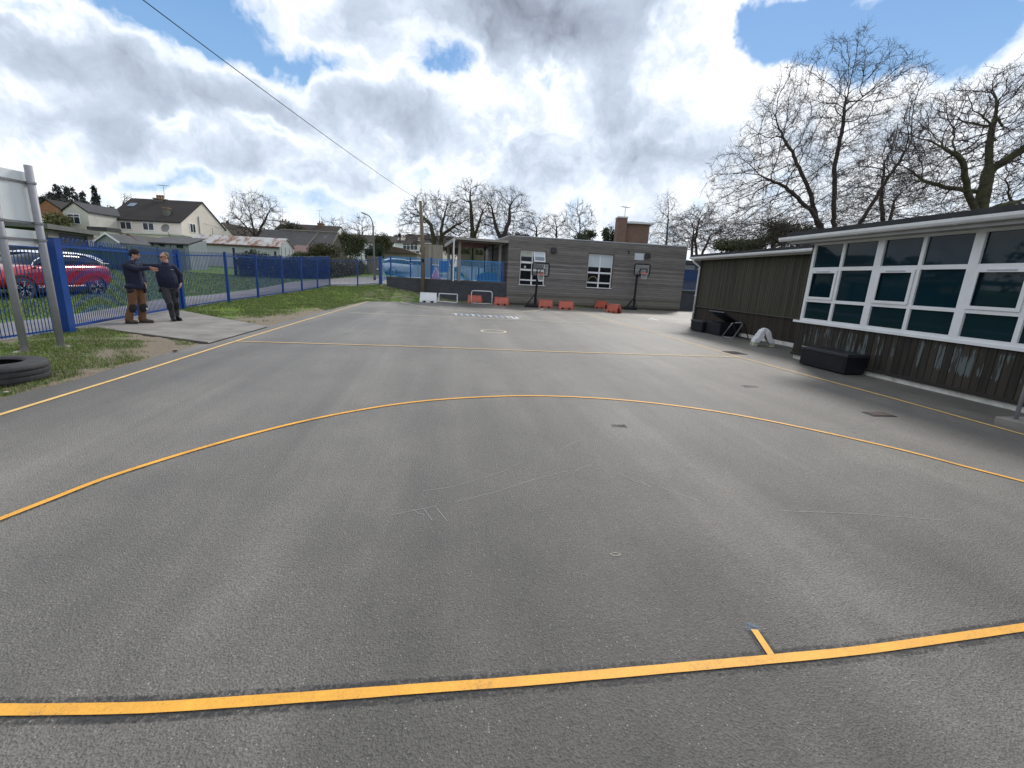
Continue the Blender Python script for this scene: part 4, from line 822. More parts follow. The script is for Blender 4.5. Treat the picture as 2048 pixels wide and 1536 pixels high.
# ---------------------------------------------------------------- right of the timber block
a=at(1358,600,y=30.6);c=at(1410,600,y=31.4); P_=Plane((a[0]-.1,a[1]),(c[0]+2.5,c[1]+.2)); zr=P_.uv(1370,579.8)[1]
t=thing('retaining_wall','dark brick wall between the timber block and the olive classroom','wall',(P_.A[0],P_.A[1],0),P_.rz); b=MB(); b.box(0,P_.L,0,.25,-.1,zr-.06); b.build('brickwork',DBRICK,t); b=MB(); b.box(0,P_.L,-.03,.27,zr-.06,zr); b.build('coping',mat('pale_coping',(.22,.28,.28),None,4,.7),t)
t=thing('railing_fence','short blue railing on the wall right of the timber block','fence'); q0=P_.A+P_.n*.1; q1=P_.B+P_.n*.1; bay('railing_panel',(q0[0],q0[1],zr),(q1[0],q1[1],zr),.62,BLUE,t,bow=False,rb=.012,pitch=.10)
X0,_=LX(1360,540,37);X1,_=LX(1425,540,37); zt0=LX(1390,529,37)[1]; zb_=LX(1390,541,37)[1]
t=bgthing('school_hall','dark flat roofed hall with white roof domes, glimpsed beside the downpipe','building',X0,37,0)
b=MB(); b.box(0,X1-X0+6,0,8,0,zt0); b.build('wall',mat('hall_wall',(.10,.115,.13),(.13,.14,.155),2,.8),t)
b=MB(); b.box(-.1,X1-X0+6.1,-.25,8.1,zt0-.02,zt0+.28); b.build('roof',mat('hall_roof',(.055,.06,.065),None,2,.8),t)
b=MB(); b.box(.0,2.3,-.12,-.01,LX(1390,562,37)[1],zb_); b.build('blue_panel',mat('blue_board',(.012,.04,.13),(.015,.05,.16),1,.5),t)
b=MB(); b.box(.0,1.1,-.14,-.01,zb_+.03,zt0-.06); b.build('window',mat('hall_grey_panel',(.22,.26,.28),None,2,.4),t)
for i,px in enumerate((1378.5,1386.5,1406.5,1415)):
    x=LX(px,523,39)[0]-X0; b=MB(); b.sph((x,2+i%2*1.5,zt0+.25),(.40,.40,.24),14,8); b.build('roof_dome',WHITE,t,smooth=True)
# ---------------------------------------------------------------- brick tank room and chimney
s=46; X0,zt0=LX(1253,447,s); X1,_=LX(1300,449,s); t=bgthing('boiler_house','brown brick tower with white flat roof and a square chimney, rising behind the timber block','building',X0,s,0)
b=MB(); b.box(0,X1-X0,0,4,0,zt0); b.build('wall',BRICK,t); b=MB(); b.box(-.05,X1-X0+.35,-.3,4.2,zt0,zt0+.16); b.box(.5,X1-X0-.4,.6,3.4,zt0+.16,zt0+.32); b.build('roof',OFFW,t)
xa=LX(1235,440,s)[0]-X0; zc=LX(1244,436.5,s)[1]; b=MB(); b.box(xa,-.01,-.35,.9,0,zc); ch=b.build('chimney',BRICK,t); b=MB(); b.box(xa-.05,.04,-.4,.95,zc,zc+.12); b.build('chimney_cap',OFFW,ch)
def aerial(x,y,z,h,mt,parent,n=5,w_=.5,rz=0):
    b=MB(); b.tube([(x,y,z),(x,y,z+h)],.025,5); M_=Matrix.Translation((x,y,z+h))@Matrix.Rotation(rz,4,'Z'); b.box(-w_,w_,-.012,.012,-.012,.012,M_)
    for i in range(n): q=-w_+2*w_*i/(n-1); b.box(q-.012,q+.012,-.25,.25,-.012,.012,M_)
    return b.build('aerial',mt,parent)
aerial(-.2,.2,zc+.1,LX(1254,416,s)[1]-zc,GALV,t,rz=.6)
# ---------------------------------------------------------------- houses
def window(b,x,z,w_,h,t,y=0,bars=1,top=True,gl=GLASSH,name='window'):
    b=MB(); b.box(x-w_/2,x+w_/2,y-.05,y-.005,z-h/2,z+h/2); o=b.build(name,WHITE,t)
    b=MB(); n=bars+1; iw=(w_-.08*(n+1))/n
    for i in range(n):
        a=x-w_/2+.08+i*(iw+.08)
        if top: b.box(a,a+iw,y-.056,y-.045,z-h/2+.08,z+h*.18); b.box(a,a+iw,y-.056,y-.045,z+h*.18+.06,z+h/2-.08)
        else: b.box(a,a+iw,y-.056,y-.045,z-h/2+.08,z+h/2-.08)
    b.build('pane',gl,o)
    return o
def gable_house(t,x0,x1,y0,y1,zb,ze,zr,wallm,roofm,along='x',ov=.25,thick=.14,rname='roof'):
    b=MB()
    if along=='x':
        ym=(y0+y1)/2; b.box(x0,x1,y0,y1,zb,ze)
        b.add([(x0,y0,ze),(x0,y1,ze),(x0,ym,zr),(x1,y0,ze),(x1,y1,ze),(x1,ym,zr)],[(0,2,1),(3,4,5)]); b.build('wall',wallm,t)
        k=(zr-ze)/(ym-y0); b=MB()
        for sg,ya in ((1,y0-ov),(-1,y1+ov)):
            za=ze-k*ov; b.add([(x0-.1,ya,za),(x1+.1,ya,za),(x1+.1,ym,zr),(x0-.1,ym,zr),(x0-.1,ya,za+thick),(x1+.1,ya,za+thick),(x1+.1,ym,zr+thick),(x0-.1,ym,zr+thick)],[(0,1,2,3),(4,7,6,5),(0,4,5,1),(1,5,6,2),(3,7,4,0)])
        return b.build(rname,roofm,t)
    xm=(x0+x1)/2; b.box(x0,x1,y0,y1,zb,ze); b.add([(x0,y0,ze),(x1,y0,ze),(xm,y0,zr),(x0,y1,ze),(x1,y1,ze),(xm,y1,zr)],[(0,1,2),(3,5,4)]); b.build('wall',wallm,t)
    k=(zr-ze)/(xm-x0); b=MB()
    for xa in (x0-ov,x1+ov):
        za=ze-k*ov; b.add([(xa,y0-.1,za),(xa,y1+.1,za),(xm,y1+.1,zr),(xm,y0-.1,zr),(xa,y0-.1,za+thick),(xa,y1+.1,za+thick),(xm,y1+.1,zr+thick),(xm,y0-.1,zr+thick)],[(0,1,2,3),(4,7,6,5),(0,4,5,1),(1,5,6,2),(3,7,4,0),(0,3,7,4)])
    return b.build(rname,roofm,t)
def chimney(x,y,z0,z1,w_,mt,t,pots=2):
    b=MB(); b.box(x-w_/2,x+w_/2,y-w_/2,y+w_/2,z0,z1); o=b.build('chimney',mt,t); b=MB(); b.box(x-w_/2-.06,x+w_/2+.06,y-w_/2-.06,y+w_/2+.06,z1,z1+.12)
    for i in range(pots): q=x-w_/2+(i+.5)*w_/pots; b.lathe([(.10,z1+.12),(.13,z1+.45),(.09,z1+.5)],10,Matrix.Translation((q,y,0)))
    b.build('chimney_pot',mat('pot',(.25,.15,.1),None,3,.8) if 'pot' not in bpy.data.materials else bpy.data.materials['pot'],o); return o
# cream semi-detached pair, far left
s=49.7; X0,_=LX(215,440,s); X1,ze=LX(362,444,s); zr=LX(394,405.5,s+3.6)[1]; zb=1.6
t=bgthing('house','cream rendered semi-detached house with dark tiled roof and skylight, left of the bare tree','house',X0,s,0); w=X1-X0
rf=gable_house(t,0,w,0,7.2,zb,ze,zr,REND,TILE)
def hx(px,py,sx=0): X,z=LX(px,py,s+sx); return X-X0,z
for (px,py,wd,hh,bars) in ((252,448.5,1.25,1.1,1),(297,450.5,1.25,1.1,1)):
    x,z=hx(px,py); window(None,x,z,wd,hh,t,0,bars)
x,z=hx(264,411,2.2); b=MB(); kk=(zr-ze)/3.6; yy=2.3; b.add([(x-.45,yy-.3,ze+kk*(yy-.3)+.20),(x+.35,yy-.3,ze+kk*(yy-.3)+.20),(x+.35,yy+.3,ze+kk*(yy+.3)+.20),(x-.45,yy+.3,ze+kk*(yy+.3)+.20)],[(0,1,2,3)]); b.build('skylight',mat('skylight_glass',(.16,.22,.30),None,2,.08),rf)
x,_=hx(323,440); z1=hx(323,431,1)[1]; chimney(x,.9,ze,ze+1.35,.5,mat('stained_stack',(.13,.13,.11),(.09,.09,.07),3,.9),t,0)
x,_=hx(321,400,3.6); chimney(x,3.6,zr-.4,zr+.12,.9,bpy.data.materials['stained_stack'],t,3); aerial(x+.5,3.6,zr+.3,hx(327,371,3.6)[1]-zr-.3,GALV,t,n=6)
x,z=hx(346,459,-3); b=MB(); b.lathe([(.0,.0),(.25,.04),(.42,.12)],16,Matrix.Translation((x,-3.9,z))@Matrix.Rotation(R(70),4,'X')); b.bar((x,-3.85,z),(x,-3.5,z-.8),.04,.04); b.build('satellite_dish',mat('dish_grey',(.20,.19,.18),None,3,.5),t)
for yq,z_ in ((2.6,hx(379,454)[1]),): pass
b=MB(); b.box(w+.005,w+.05,1.2,2.1,ze-.95,ze+.05); o=b.build('window',WHITE,t); b=MB(); b.box(w+.045,w+.056,1.28,1.62,ze-.88,ze-.02); b.box(w+.045,w+.056,1.70,2.03,ze-.88,ze-.02); b.build('pane',GLASSH,o)
b=MB(); b.box(w+.005,w+.05,4.0,4.9,ze-1.7,ze-1.05); o=b.build('window',WHITE,t); b=MB(); b.box(w+.045,w+.056,4.08,4.82,ze-1.63,ze-1.12); b.build('pane',GLASSH,o)
b=MB(); b.tube([(w+.06,2.7,ze+.9),(w+.06,2.7,zb+.5)],.05,6); b.build('downpipe',GREYS,t); b=MB(); b.tube([(w+.5,4.2,zb+.8),(w+.5,4.2,ze-.1)],.03,5); b.tube([(w-.2,3.2,ze+.35),(w+1.0,5.4,ze-.1)],.02,5); b.build('aerial',GALV,t)
# ground floor extension
xa=hx(232,462,-3.4)[0]; xb_,z1=hx(368,466,-3.4); z1-=.3; b=MB(); b.box(xa,xb_,-3.4,-.05,zb-.3,z1); b.build('extension_wall',REND,t); b=MB(); b.box(xa-.1,xb_+.15,-3.55,-.05,z1,z1+.12); b.build('extension_roof',OFFW,t)
b=MB(); b.box(0,w,-.10,-.02,ze-.22,ze-.06); b.build('gutter',OFFW,t)
# projecting white wing
X2,ze2=LX(141,424,47); X3,_=LX(190,428,47); zr2=LX(161,408,47)[1]; xo=X2-X0
gable_house(t,xo,xo+X3-X2,-3.5,3.2,zb-.3,ze2,zr2,REND2,mat('slate_roof',(.035,.037,.042),(.05,.052,.058),2,.8),along='y',ov=.12,rname='wing_roof')
x,z=LX(164,440,47); window(None,x-X0,z,1.25,1.0,t,-3.5,1)
x0_,z0_=LX(193,460,45.5); x1_,_=LX(229,464,45.5); b=MB(); b.box(x0_-X0,x1_-X0,-5.0,-3.52,zb-.3,z0_-.1); b.build('porch_wall',REND2,t); b=MB(); b.box(x0_-X0-.1,x1_-X0+.1,-5.1,-3.5,z0_-.1,z0_+.25); b.build('porch_roof',bpy.data.materials['slate_roof'],t)
# red brick house
s=58; X0,_=LX(62,440,s); X1,ze=LX(134,427,s); zr=LX(97,400,s)[1]; t=bgthing('house','red brick house gable behind the school sign','house',X0,s,0); gable_house(t,0,X1-X0,0,9,1.5,ze,zr,RBRICK,TILE,along='y'); x,z=LX(89,447,s); window(None,x-X0,z,1.6,1.1,t,0,2)
# second cream gable
s=70; X0,_=LX(424,470,s); X1,ze=LX(470,474,s); zr=LX(437,446,s)[1]; t=bgthing('house','cream gable end of a further house, half hidden behind the white corrugated garage','house',X0,s,0)
gable_house(t,0,(X1-X0),0,9,1.5,ze,zr,REND,TILEB,along='y'); x,z=LX(440,464,s); window(None,x-X0,z,.35,1.2,t,0,0,False); aerial(-1.2,0,zr-2,LX(422,424,s)[1]-zr+2,GALV,t,n=3,w_=.3)
# flat roofed garage
a=at(96,470,s=29);c=at(188,476,s=34); P_=Plane(a,c); zt0=P_.uv(140,464)[1]; t=thing('garage','flat roofed grey block garage with dark door, behind the left end of the gate','garage',(a[0],a[1],0),P_.rz)
u0,_=P_.uv(118,475);u1,zd=P_.uv(176,480); b=MB(); wall(b,0,P_.L,.2,zt0,[(u0,u1,.2,zd+.25)],0,.2); b.box(P_.L-.2,P_.L,.2,5,.2,zt0); b.build('wall',BLOCKW,t); b=MB(); b.box(u0,u1,.1,.16,.4,zd+.25); b.build('garage_door',mat('dark_blue_door',(.015,.025,.05),None,2,.5),t)
b=MB(); b.box(-.6,P_.L+.15,-.35,5,zt0,zt0+.30); b.build('roof',mat('grey_roof_edge',(.10,.11,.11),(.14,.15,.14),2,.8),t)
# small gabled sheds
def shed(name,label,pl,pr,pe,pa,s,d,wm,rm,barge=None,along='y',zb=.5):
    X0,ze=LX(pl,pe,s); X1,_=LX(pr,pe,s); zr=LX((pl+pr)/2,pa,s)[1]; t=bgthing(name,label,'shed',X0,s,0); gable_house(t,0,X1-X0,0,d,zb,ze,zr,wm,rm,along,ov=.12,thick=.05)
    if barge:
        b=MB(); xm=(X1-X0)/2
        for xa in (-.12,X1-X0+.12): b.bar((xa,-.13,ze-.05),(xm,-.13,zr+.03),.03,.10)
        b.build('barge_board',barge,t)
    return t
FELTS=mat('felt_roof_grey',(.06,.065,.07),(.09,.095,.10),3,.9)
t=shed('garden_shed','grey-blue shed gable with white barge boards, beside the flat garage',193,238,482,468,31,2.6,GREYS,FELTS,WHITE)
t=shed('garden_shed','low shed with a rusty red roof, between the flat garage and the grey-blue gable',182,216,479,467,34.5,3,GREYS,RUSTR,None,'x')
shed('garden_shed','small brown shed gable right of the grey-blue one',243,278,482,470,33,4,mat('red_brown_boards',(.10,.055,.04),(.13,.07,.05),3,.9),mat('felt_shed_roof',(.07,.065,.06),(.09,.085,.08),3,.9),mat('red_barge',(.16,.03,.02),None,3,.7))
s=34; X0,_=LX(268,487,s); X1,ze=LX(377,489,s); zr=LX(330,474,s+1.6)[1]; t=bgthing('lean_to_shed','long dark roofed lean-to left of the white corrugated garage','shed',X0,s,0)
b=MB(); b.add([(-.1,-.2,ze-.05),(X1-X0+.1,-.2,ze-.05),(X1-X0-.2,2.2,zr),(.9,2.2,zr),(-.1,-.2,ze+.03),(X1-X0+.1,-.2,ze+.03),(X1-X0-.2,2.2,zr+.08),(.9,2.2,zr+.08)],[(0,1,2,3),(4,7,6,5),(0,4,5,1),(1,5,6,2),(3,7,4,0),(2,6,7,3)]); b.build('roof',CORRD,t)
n=9
for i in range(n):
    b=MB(); a=(X1-X0)*i/n; b.box(a+.03,a+(X1-X0)/n-.03,0,.05,.6,ze-.06); b.build('wall_panel',GREYS if i%3!=1 else GBRD,t)
b=MB(); b.box(.9,X1-X0-.3,1.9,2.1,.6,zr-.1); b.build('back_wall',BLACKP,t); b=MB(); b.prism([(0,.6),(2.0,.6),(2.0,zr-.08),(0,ze-.06)],0,.05,Matrix.Translation((X1-X0-.02,0,0))@Matrix.Rotation(R(90),4,'Z')); b.build('side_wall',GREYS,t)
# white corrugated garage with rusty roof
s=45; X0,ze=LX(377,483.5,s); X1,_=LX(559,492,s); zr=LX(571,478,s+1.35)[1]; t=bgthing('corrugated_garage','white corrugated iron garage with rust streaked ridge roof, behind the blue railing','garage',X0,s,0); w_=X1-X0
gable_house(t,0,w_,0,2.8,1.0,ze,zr,CORRW,CORRR,ov=.12,thick=.05)
b=MB(); b.box(-.05,w_+.05,-.17,-.13,ze-.18,ze-.06); b.build('gutter',mat('rust_edge',(.10,.035,.03),None,3,.8),t)
for y in (.3,1.1,1.9,2.5): b=MB(); b.box(w_+.005,w_+.03,y-.03,y+.03,1.2,ze-.02); b.build('door_batten',GREYS,t)
# dark barn, lean-to with red roof
s=56; X0,_=LX(505,490,s); X1,ze=LX(657,496,s); zr=LX(655,467,s+3)[1]; t=bgthing('old_barn','long low barn with patched dark roof and mossy ridge, right of the bare tree','barn',X0,s,0); gable_house(t,0,X1-X0,0,6,1.2,ze-.3,zr,mat('dark_barn_boards',(.03,.027,.025),(.05,.045,.04),3,.9),CORRD,ov=.3)
b=MB(); b.tube([(2,3,zr+.16),(X1-X0,3,zr+.16)],.12,6); b.bar((X1-X0+.12,-.3,ze-.4),(X1-X0+.12,3,zr+.15),.08,.22); b.bar(((X1-X0)*.70,-.3,ze-.22),((X1-X0)*.745,3,zr+.12),.16,.1); b.build('roof_trim',mat('mossy_ridge',(.22,.20,.17),(.10,.09,.08),6,.9),t)
s=49; X0,ze=LX(570,505,s); X1,_=LX(630,505,s); zr=LX(600,491,s+2)[1]; t=bgthing('lean_to_shed','red sheet roofed lean-to right of the white corrugated garage','shed',X0,s,0)
b=MB(); b.add([(0,-.2,ze),(X1-X0-.3,-.2,ze),(X1-X0,2.6,zr),(0,2.6,zr),(0,-.2,ze+.06),(X1-X0-.3,-.2,ze+.06),(X1-X0,2.6,zr+.06),(0,2.6,zr+.06)],[(0,1,2,3),(4,7,6,5),(0,4,5,1),(1,5,6,2),(3,7,4,0),(2,6,7,3)]); b.build('roof',RUSTR,t); b=MB(); b.box(0,X1-X0-.4,.2,2.4,1,ze); b.build('wall',bpy.data.materials['dark_barn_boards'],t)
# white gabled house with two chimneys
s=78; X0,_=LX(540,470,s); X1,ze=LX(664,476,s); zr=LX(672,454,s+4)[1]; t=bgthing('house','white gabled house with dark roof and two chimneys, above the old barn','house',X0,s,0); gable_house(t,0,X1-X0,0,8,1.0,ze,zr,RENDW,TILEB)
for px,cm in ((569,REND),(642,bpy.data.materials['brown_brick'])):
    x=LX(px,450,s+4)[0]-X0; chimney(x,4,zr-.3,LX(px,444 if px<600 else 448,s+4)[1],1.1 if px<600 else .9,cm,t,2); aerial(x-.2,4,zr+.8,LX(px-3,414 if px<600 else 421,s+4)[1]-zr-.8,GALV,t,n=5)
w_=X1-X0; b=MB(); b.box(w_+.005,w_+.06,4.6,5.4,2.4,ze+.5); b.build('window',GREYS,t); b=MB(); b.box(w_+.005,w_+.05,2.0,2.5,ze-1.2,ze-.2); b.build('window',GREYS,t)
# far pair of houses left of the telegraph pole
s=92; X0,_=LX(790,490,s); X1,ze=LX(905,492,s); zr=LX(860,470,s+4)[1]; t=bgthing('house','white and cream terrace with brown roof, seen beyond the telegraph pole','house',X0,s,0); w_=X1-X0; zs=LX(820,486,s)[1]
xs_=LX(830,490,s)[0]-X0
b=MB(); b.box(0,xs_,0,8,1,zs); b.build('wall',RENDW,t); b=MB(); b.box(xs_,w_,0,8,1,zs); b.build('wall',REND,t)
b=MB(); zr_=zr; b.add([(-.3,-.3,zs-.1),(w_+.3,-.3,zs-.1),(w_,4,zr_),(1.6,4,zr_),(-.3,8.3,zs-.1),(w_+.3,8.3,zs-.1)],[(0,1,2,3),(0,3,4),(3,2,5,4),(1,5,2)]); b.build('roof',TILEB,t)
for px in (813,828,847,857): x,z=LX(px,493.5,s); window(None,x-X0,z,1.5 if px!=847 else .7,1.35,t,0,1,True)
for px in (827.5,835): x,z=LX(px,509,s); window(None,x-X0,z,.8,1.5,t,0,0,False)
for px in (803.5,837.5): x,z=LX(px,481,s); chimney(x-X0,1.3,zs,z+.7,.8,REND,t,1)
s=100; X0,ze=LX(765,487,s); X1,_=LX(787,488,s); zr=LX(775,470,s)[1]; t=bgthing('house','pale gable house with grey roof behind the lamp post','house',X0-12,s,0); gable_house(t,0,X1-X0+12,0,9,1.5,ze,zr,RENDW,TILEB,along='x')
s=74; X0,_=LX(762,510,s); X1,z1=LX(834,508,s); t=bgthing('garage_row','low row of brown roofed lock-up garages left of the telegraph pole','garage',X0,s,0); b=MB(); b.box(0,X1-X0,0,4,1.2,z1); b.build('wall',mat('tan_wall',(.22,.19,.15),(.17,.15,.12),1,.9),t); b=MB(); b.prism([(-.2,z1),(X1-X0+.2,z1),(X1-X0-2.2,z1+.75),(1.5,z1+1.0)],-.3,4.3); b.build('roof',mat('brown_flat_roof',(.12,.085,.07),(.09,.065,.055),1,.9),t)
s=60; X0,z0_=LX(722,507,s); X1,_=LX(743,507,s); t=bgthing('gazebo','small pale fabric topped gazebo left of the lamp post','gazebo',X0,s,0); w_=X1-X0; b=MB(); b.add([(0,0,z0_-.1),(w_,0,z0_-.2),(w_,1.5,z0_-.2),(0,1.5,z0_-.1),(.4,.7,z0_+.35),(w_-.1,.7,z0_+.3)],[(0,1,5,4),(1,2,5),(2,3,4,5),(3,0,4)]); b.build('top',WHITE,t)
for x in (.05,w_-.05): b=MB(); b.box(x-.04,x+.04,0,.08,.8,z0_-.1); b.build('post',POSTW,t)
# fences behind
def bfence(label,pxa,sa,pxb,sb_,pt0,pt1,mt,zb=None,pitch=2.0):
    a=at(pxa,540,s=sa);c=at(pxb,540,s=sb_); P_=Plane(a,c); zA=P_.uv(pxa,pt0)[1]; zB=P_.uv(pxb,pt1)[1]; t=thing('boundary_fence',label,'fence',(a[0],a[1],0),P_.rz); n=max(1,round(P_.L/pitch))
    for i in range(n):
        u0=P_.L*i/n;u1=P_.L*(i+1)/n; z1=zA+(zB-zA)*(i+.5)/n; g=zt(*(P_.A+P_.u*u0)[:2]) if zb is None else zb
        b=MB(); b.box(u0+.04,u1-.04,0,.03,g,z1); b.build('panel',mt,t); b=MB(); b.box(u0-.05,u0+.04,-.04,.06,g-.1,z1+.06); b.build('post',mt if mt is not GBRD else GBRD,t)
bfence('dark green board fence behind the red car and the gate',150,25,262,28,492,497,GBRD)
bfence('grey sheet fence behind the two men',262,28,376,32,490,497,mat('grey_green_sheet',(.09,.12,.13),(.06,.09,.10),1.5,.7))
bfence('weathered board fence under the oak trees, left of the canopy',851,44,886,44,489,490,FWOOD,1.3)
bfence('far wooden fence behind the canopy',915,52,1010,52,508,512,mat('olive_bank_fence',(.16,.16,.10),None,2,.9),1.3)
bfence('pale board fence by the lamp post',735,52,765,50,511,514,FWOOD)
for px,yb,yt,s in ((473,562,497,31),(554,556,504,33)):
    g=at(px,yb,s=s); tp_=at(px,yt,s=s); b=MB(); b.box(-.06,.06,-.06,.06,-.2,tp_[2]-g[2]); b.box(-.07,.07,-.07,.07,tp_[2]-g[2],tp_[2]-g[2]+.03); o=b.build('fence_post',mat('dark_green_post',(.01,.03,.04),None,3,.8)); o.location=(g[0],g[1],g[2]); setp(o,label='dark green post standing in front of the corrugated garage, '+('left one' if px<500 else 'right one'),cat='post')
# ---------------------------------------------------------------- lamp post, telegraph pole, wire
g=at(750,569,s=37); t=bgthing('street_lamp','tall grey-green street lamp with curved neck at the end of the path','street lamp',LX(750,569,37)[0],37,zt(g[0],g[1]))
zb=t.location.z; ztop=LX(746.5,424,37)[1]-zb; xh=LX(733,424,37)[0]-LX(750,569,37)[0]; xt=-.12
LMP=mat('lamp_column',(.13,.15,.12),(.10,.115,.09),4,.6)
pts=[(0,0,-.2),(-.02,0,1.2),(-.07,0,ztop-1.0)]+[(-.09-(.52)*(1-math.cos(a)),0,ztop-1.0+.78*math.sin(a)) for a in np.linspace(.2,1.5,7)]
b=MB(); b.tube(pts,[.10,.085,.055]+[.04]*7,10); b.build('column',LMP,t,smooth=True)
b=MB(); b.tube([(0,0,-.2),(-.02,0,1.3)],.095,10); b.build('base',LMP,t); q=pts[-1]; b=MB(); b.sph((q[0]-.18,0,q[2]+.08),(.28,.12,.07),12,6,Matrix.Rotation(R(18),3,'Y')); b.build('lantern',mat('lantern_grey',(.45,.45,.45),None,3,.4),t,smooth=True)
g=at(845.5,600,y=29.6); px_=LX(845,598,29.0)
t=thing('telegraph_pole','brown wooden telegraph pole standing in front of the dark brick wall','telegraph pole',(g[0],g[1],0)); tt=at(841,402,y=g[1]); 
b=MB(); b.tube([(0,0,-.2),(0,0,3),(tt[0]-g[0],0,tt[2])],[.135,.125,.095],12); b.build('pole',POLEW,t,smooth=True)
b=MB(); b.box(-.09,.09,-.15,-.10,2.35,2.55); b.build('number_plate',BLACKP,t); b=MB(); b.tube([(tt[0]-g[0],0,tt[2]-.1),(tt[0]-g[0]-.12,-.05,tt[2]-.05)],.02,6); b.build('insulator',WHITE,t)
e=at(315,0,y=9.0); e2=e+(e-tt)*.35; P_=[Vector(tt)*(1-q)+Vector(e)*q for q in np.linspace(0,1.35,46)]
for p,q in zip(P_,np.linspace(0,1.35,46)): p.z-=.35*4*q/1.35*(1-q/1.35)*.6
b=MB(); b.tube([tuple(p) for p in P_],.0085,5); setp(b.build('telephone_wire',BLACKP),label='thin black telephone wire sloping from the telegraph pole up across the sky',cat='wire')
# ---------------------------------------------------------------- barriers, goals, hoops
def barrier_parts(t,mt,dk,W_=.88,H_=.48):
    b=MB()
    for sg in (-1,1):
        yb,yt=sg*.21,sg*.06
        M_=None
        poly=[(-W_/2,.09),(W_/2,.09),(W_/2-.03,H_),(-W_/2+.03,H_)]
        vs=[];
        for (x,z) in poly:
            f=(z-.09)/(H_-.09); y=yb+(yt-yb)*f; vs.append((x,y,z))
        for (x,z) in poly:
            f=(z-.09)/(H_-.09); y=yb+(yt-yb)*f-sg*.05; vs.append((x,y,z))
        b.add(vs,[(0,1,2,3),(7,6,5,4),(0,4,5,1),(1,5,6,2),(2,6,7,3),(3,7,4,0)])
        # feet between the fork slots
        for x0,x1 in ((-W_/2,-W_/2+.17),(-.13,.13),(W_/2-.17,W_/2)): b.box(x0,x1,min(yb,yb-sg*.09),max(yb,yb-sg*.09),0,.09)
        # ribs
        for x in (-.27,0,.27): 
            vs=[]
            for z in (.12,H_-.07):
                f=(z-.09)/(H_-.09); y=yb+(yt-yb)*f
                for dx in (-.10,.10): vs.append((x+dx,y,z)); vs.append((x+dx,y+sg*.015,z))
            b.add(vs,[(0,2,3,1),(4,5,7,6),(1,3,7,5),(0,1,5,4),(2,6,7,3)])
    b.box(-W_/2,W_/2,-.07,.07,H_-.03,H_+.012); b.box(-W_/2+.02,W_/2-.02,-.045,.045,.24,H_-.031)
    b.build('body',mt,t); b=MB(); b.tube([(W_/2-.01,0,.12),(W_/2+.05,0,.12),(W_/2+.05,0,.30),(W_/2-.01,0,.30)],.025,6); b.build('coupling_lug',mt,t)
    b=MB()
    for x in (-.2,.2): b.box(x-.06,x+.06,-.19,.19,.0,.085)
    b.build('fork_slot',dk,t)
DK=mat('slot_dark',(.02,.012,.012),None,3,.9)
def gpos(px,py): g=at(px,py,z=0); return (float(g[0]),float(g[1]),0.0)
bar0=None
for px,py,rz,lb,mt in ((857,604.5,-5,'white plastic barrier on the tarmac in front of the telegraph pole',WHITE),(949,606.5,-4,'orange plastic barrier standing behind the white hoop goal',ORANGE),(1002.5,610.5,-5,'orange plastic barrier in front of the corner where brick wall meets timber wall',ORANGE),
   (1090,615.5,-5,'orange plastic barrier directly right of the left basketball stand',ORANGE),(1131,618.5,-6,'orange plastic barrier at the end of the yellow side line, second from the left stand',ORANGE),(1202.5,617,-62,'orange plastic barrier turned end on, nearer the timber wall',ORANGE),(1227.5,625.5,-68,'orange plastic barrier turned end on, furthest forward of all and nearest the right basketball stand',ORANGE)):
    t=thing('barrier',lb,'barrier',gpos(px,py),R(rz),'plastic barriers along the timber block'); barrier_parts(t,mt,DK,1.0 if mt is WHITE else .88,.56 if mt is WHITE else .48)
def tubegoal(name,lb,px,py,rz,W_,H_,D_,rad,round_=True):
    t=thing(name,lb,'goal',gpos(px,py),R(rz)); c=.12 if round_ else .01
    fr=[(-W_/2,0,0),(-W_/2,0,H_-c),(-W_/2+c*.3,0,H_-c*.3),(-W_/2+c,0,H_),(W_/2-c,0,H_),(W_/2-c*.3,0,H_-c*.3),(W_/2,0,H_-c),(W_/2,0,0)]
    b=MB(); b.tube(fr,rad,8); b.build('front_frame',WHITE,t,smooth=True); b=MB(); b.tube([(-W_/2,0,rad),(-W_/2,D_,rad),(W_/2,D_,rad),(W_/2,0,rad)],rad*.8,8); b.build('ground_bar',WHITE,t,smooth=True)
    b=MB(); b.tube([(-W_/2,D_,rad),(-W_/2,.02,H_-c)],rad*.6,6); b.tube([(W_/2,D_,rad),(W_/2,.02,H_-c)],rad*.6,6); b.build('stay',WHITE,t)
tubegoal('hoop_goal','small white tubular goal with rounded top corners, in front of an orange barrier',963,608.7,-4,1.26,.80,.45,.026)
t=thing('low_goal','low white rectangular goal frame between the white barrier and the hoop goal','goal',gpos(896,605),R(-5))
b=MB(); b.box(-.58,-.53,-.03,.03,.03,.52); b.box(.54,.59,-.03,.03,.03,.55); b.box(-.58,.59,-.03,.03,.50,.55); b.build('front_frame',WHITE,t)
b=MB(); b.bar((-.62,-.04,.06),(.56,-.1,.03),.06,.05); b.sph((-.60,-.06,.05),(.08,.05,.05),8,5); b.build('base_bar',WHITE,t)
b=MB(); b.bar((-.53,.0,.5),(-.4,.5,.02),.03,.03); b.bar((.54,.0,.5),(.45,.5,.02),.03,.03); b.bar((-.4,.5,.02),(.45,.5,.02),.03,.03); b.build('stay',GREYS,t)
g=gpos(967,604); b=MB(); b.sph((0,0,.06),(.06,.06,.06),12,8); o=b.build('ball',WHITE,None,True); o.location=g; setp(o,label='small white ball lying inside the hoop goal',cat='ball')
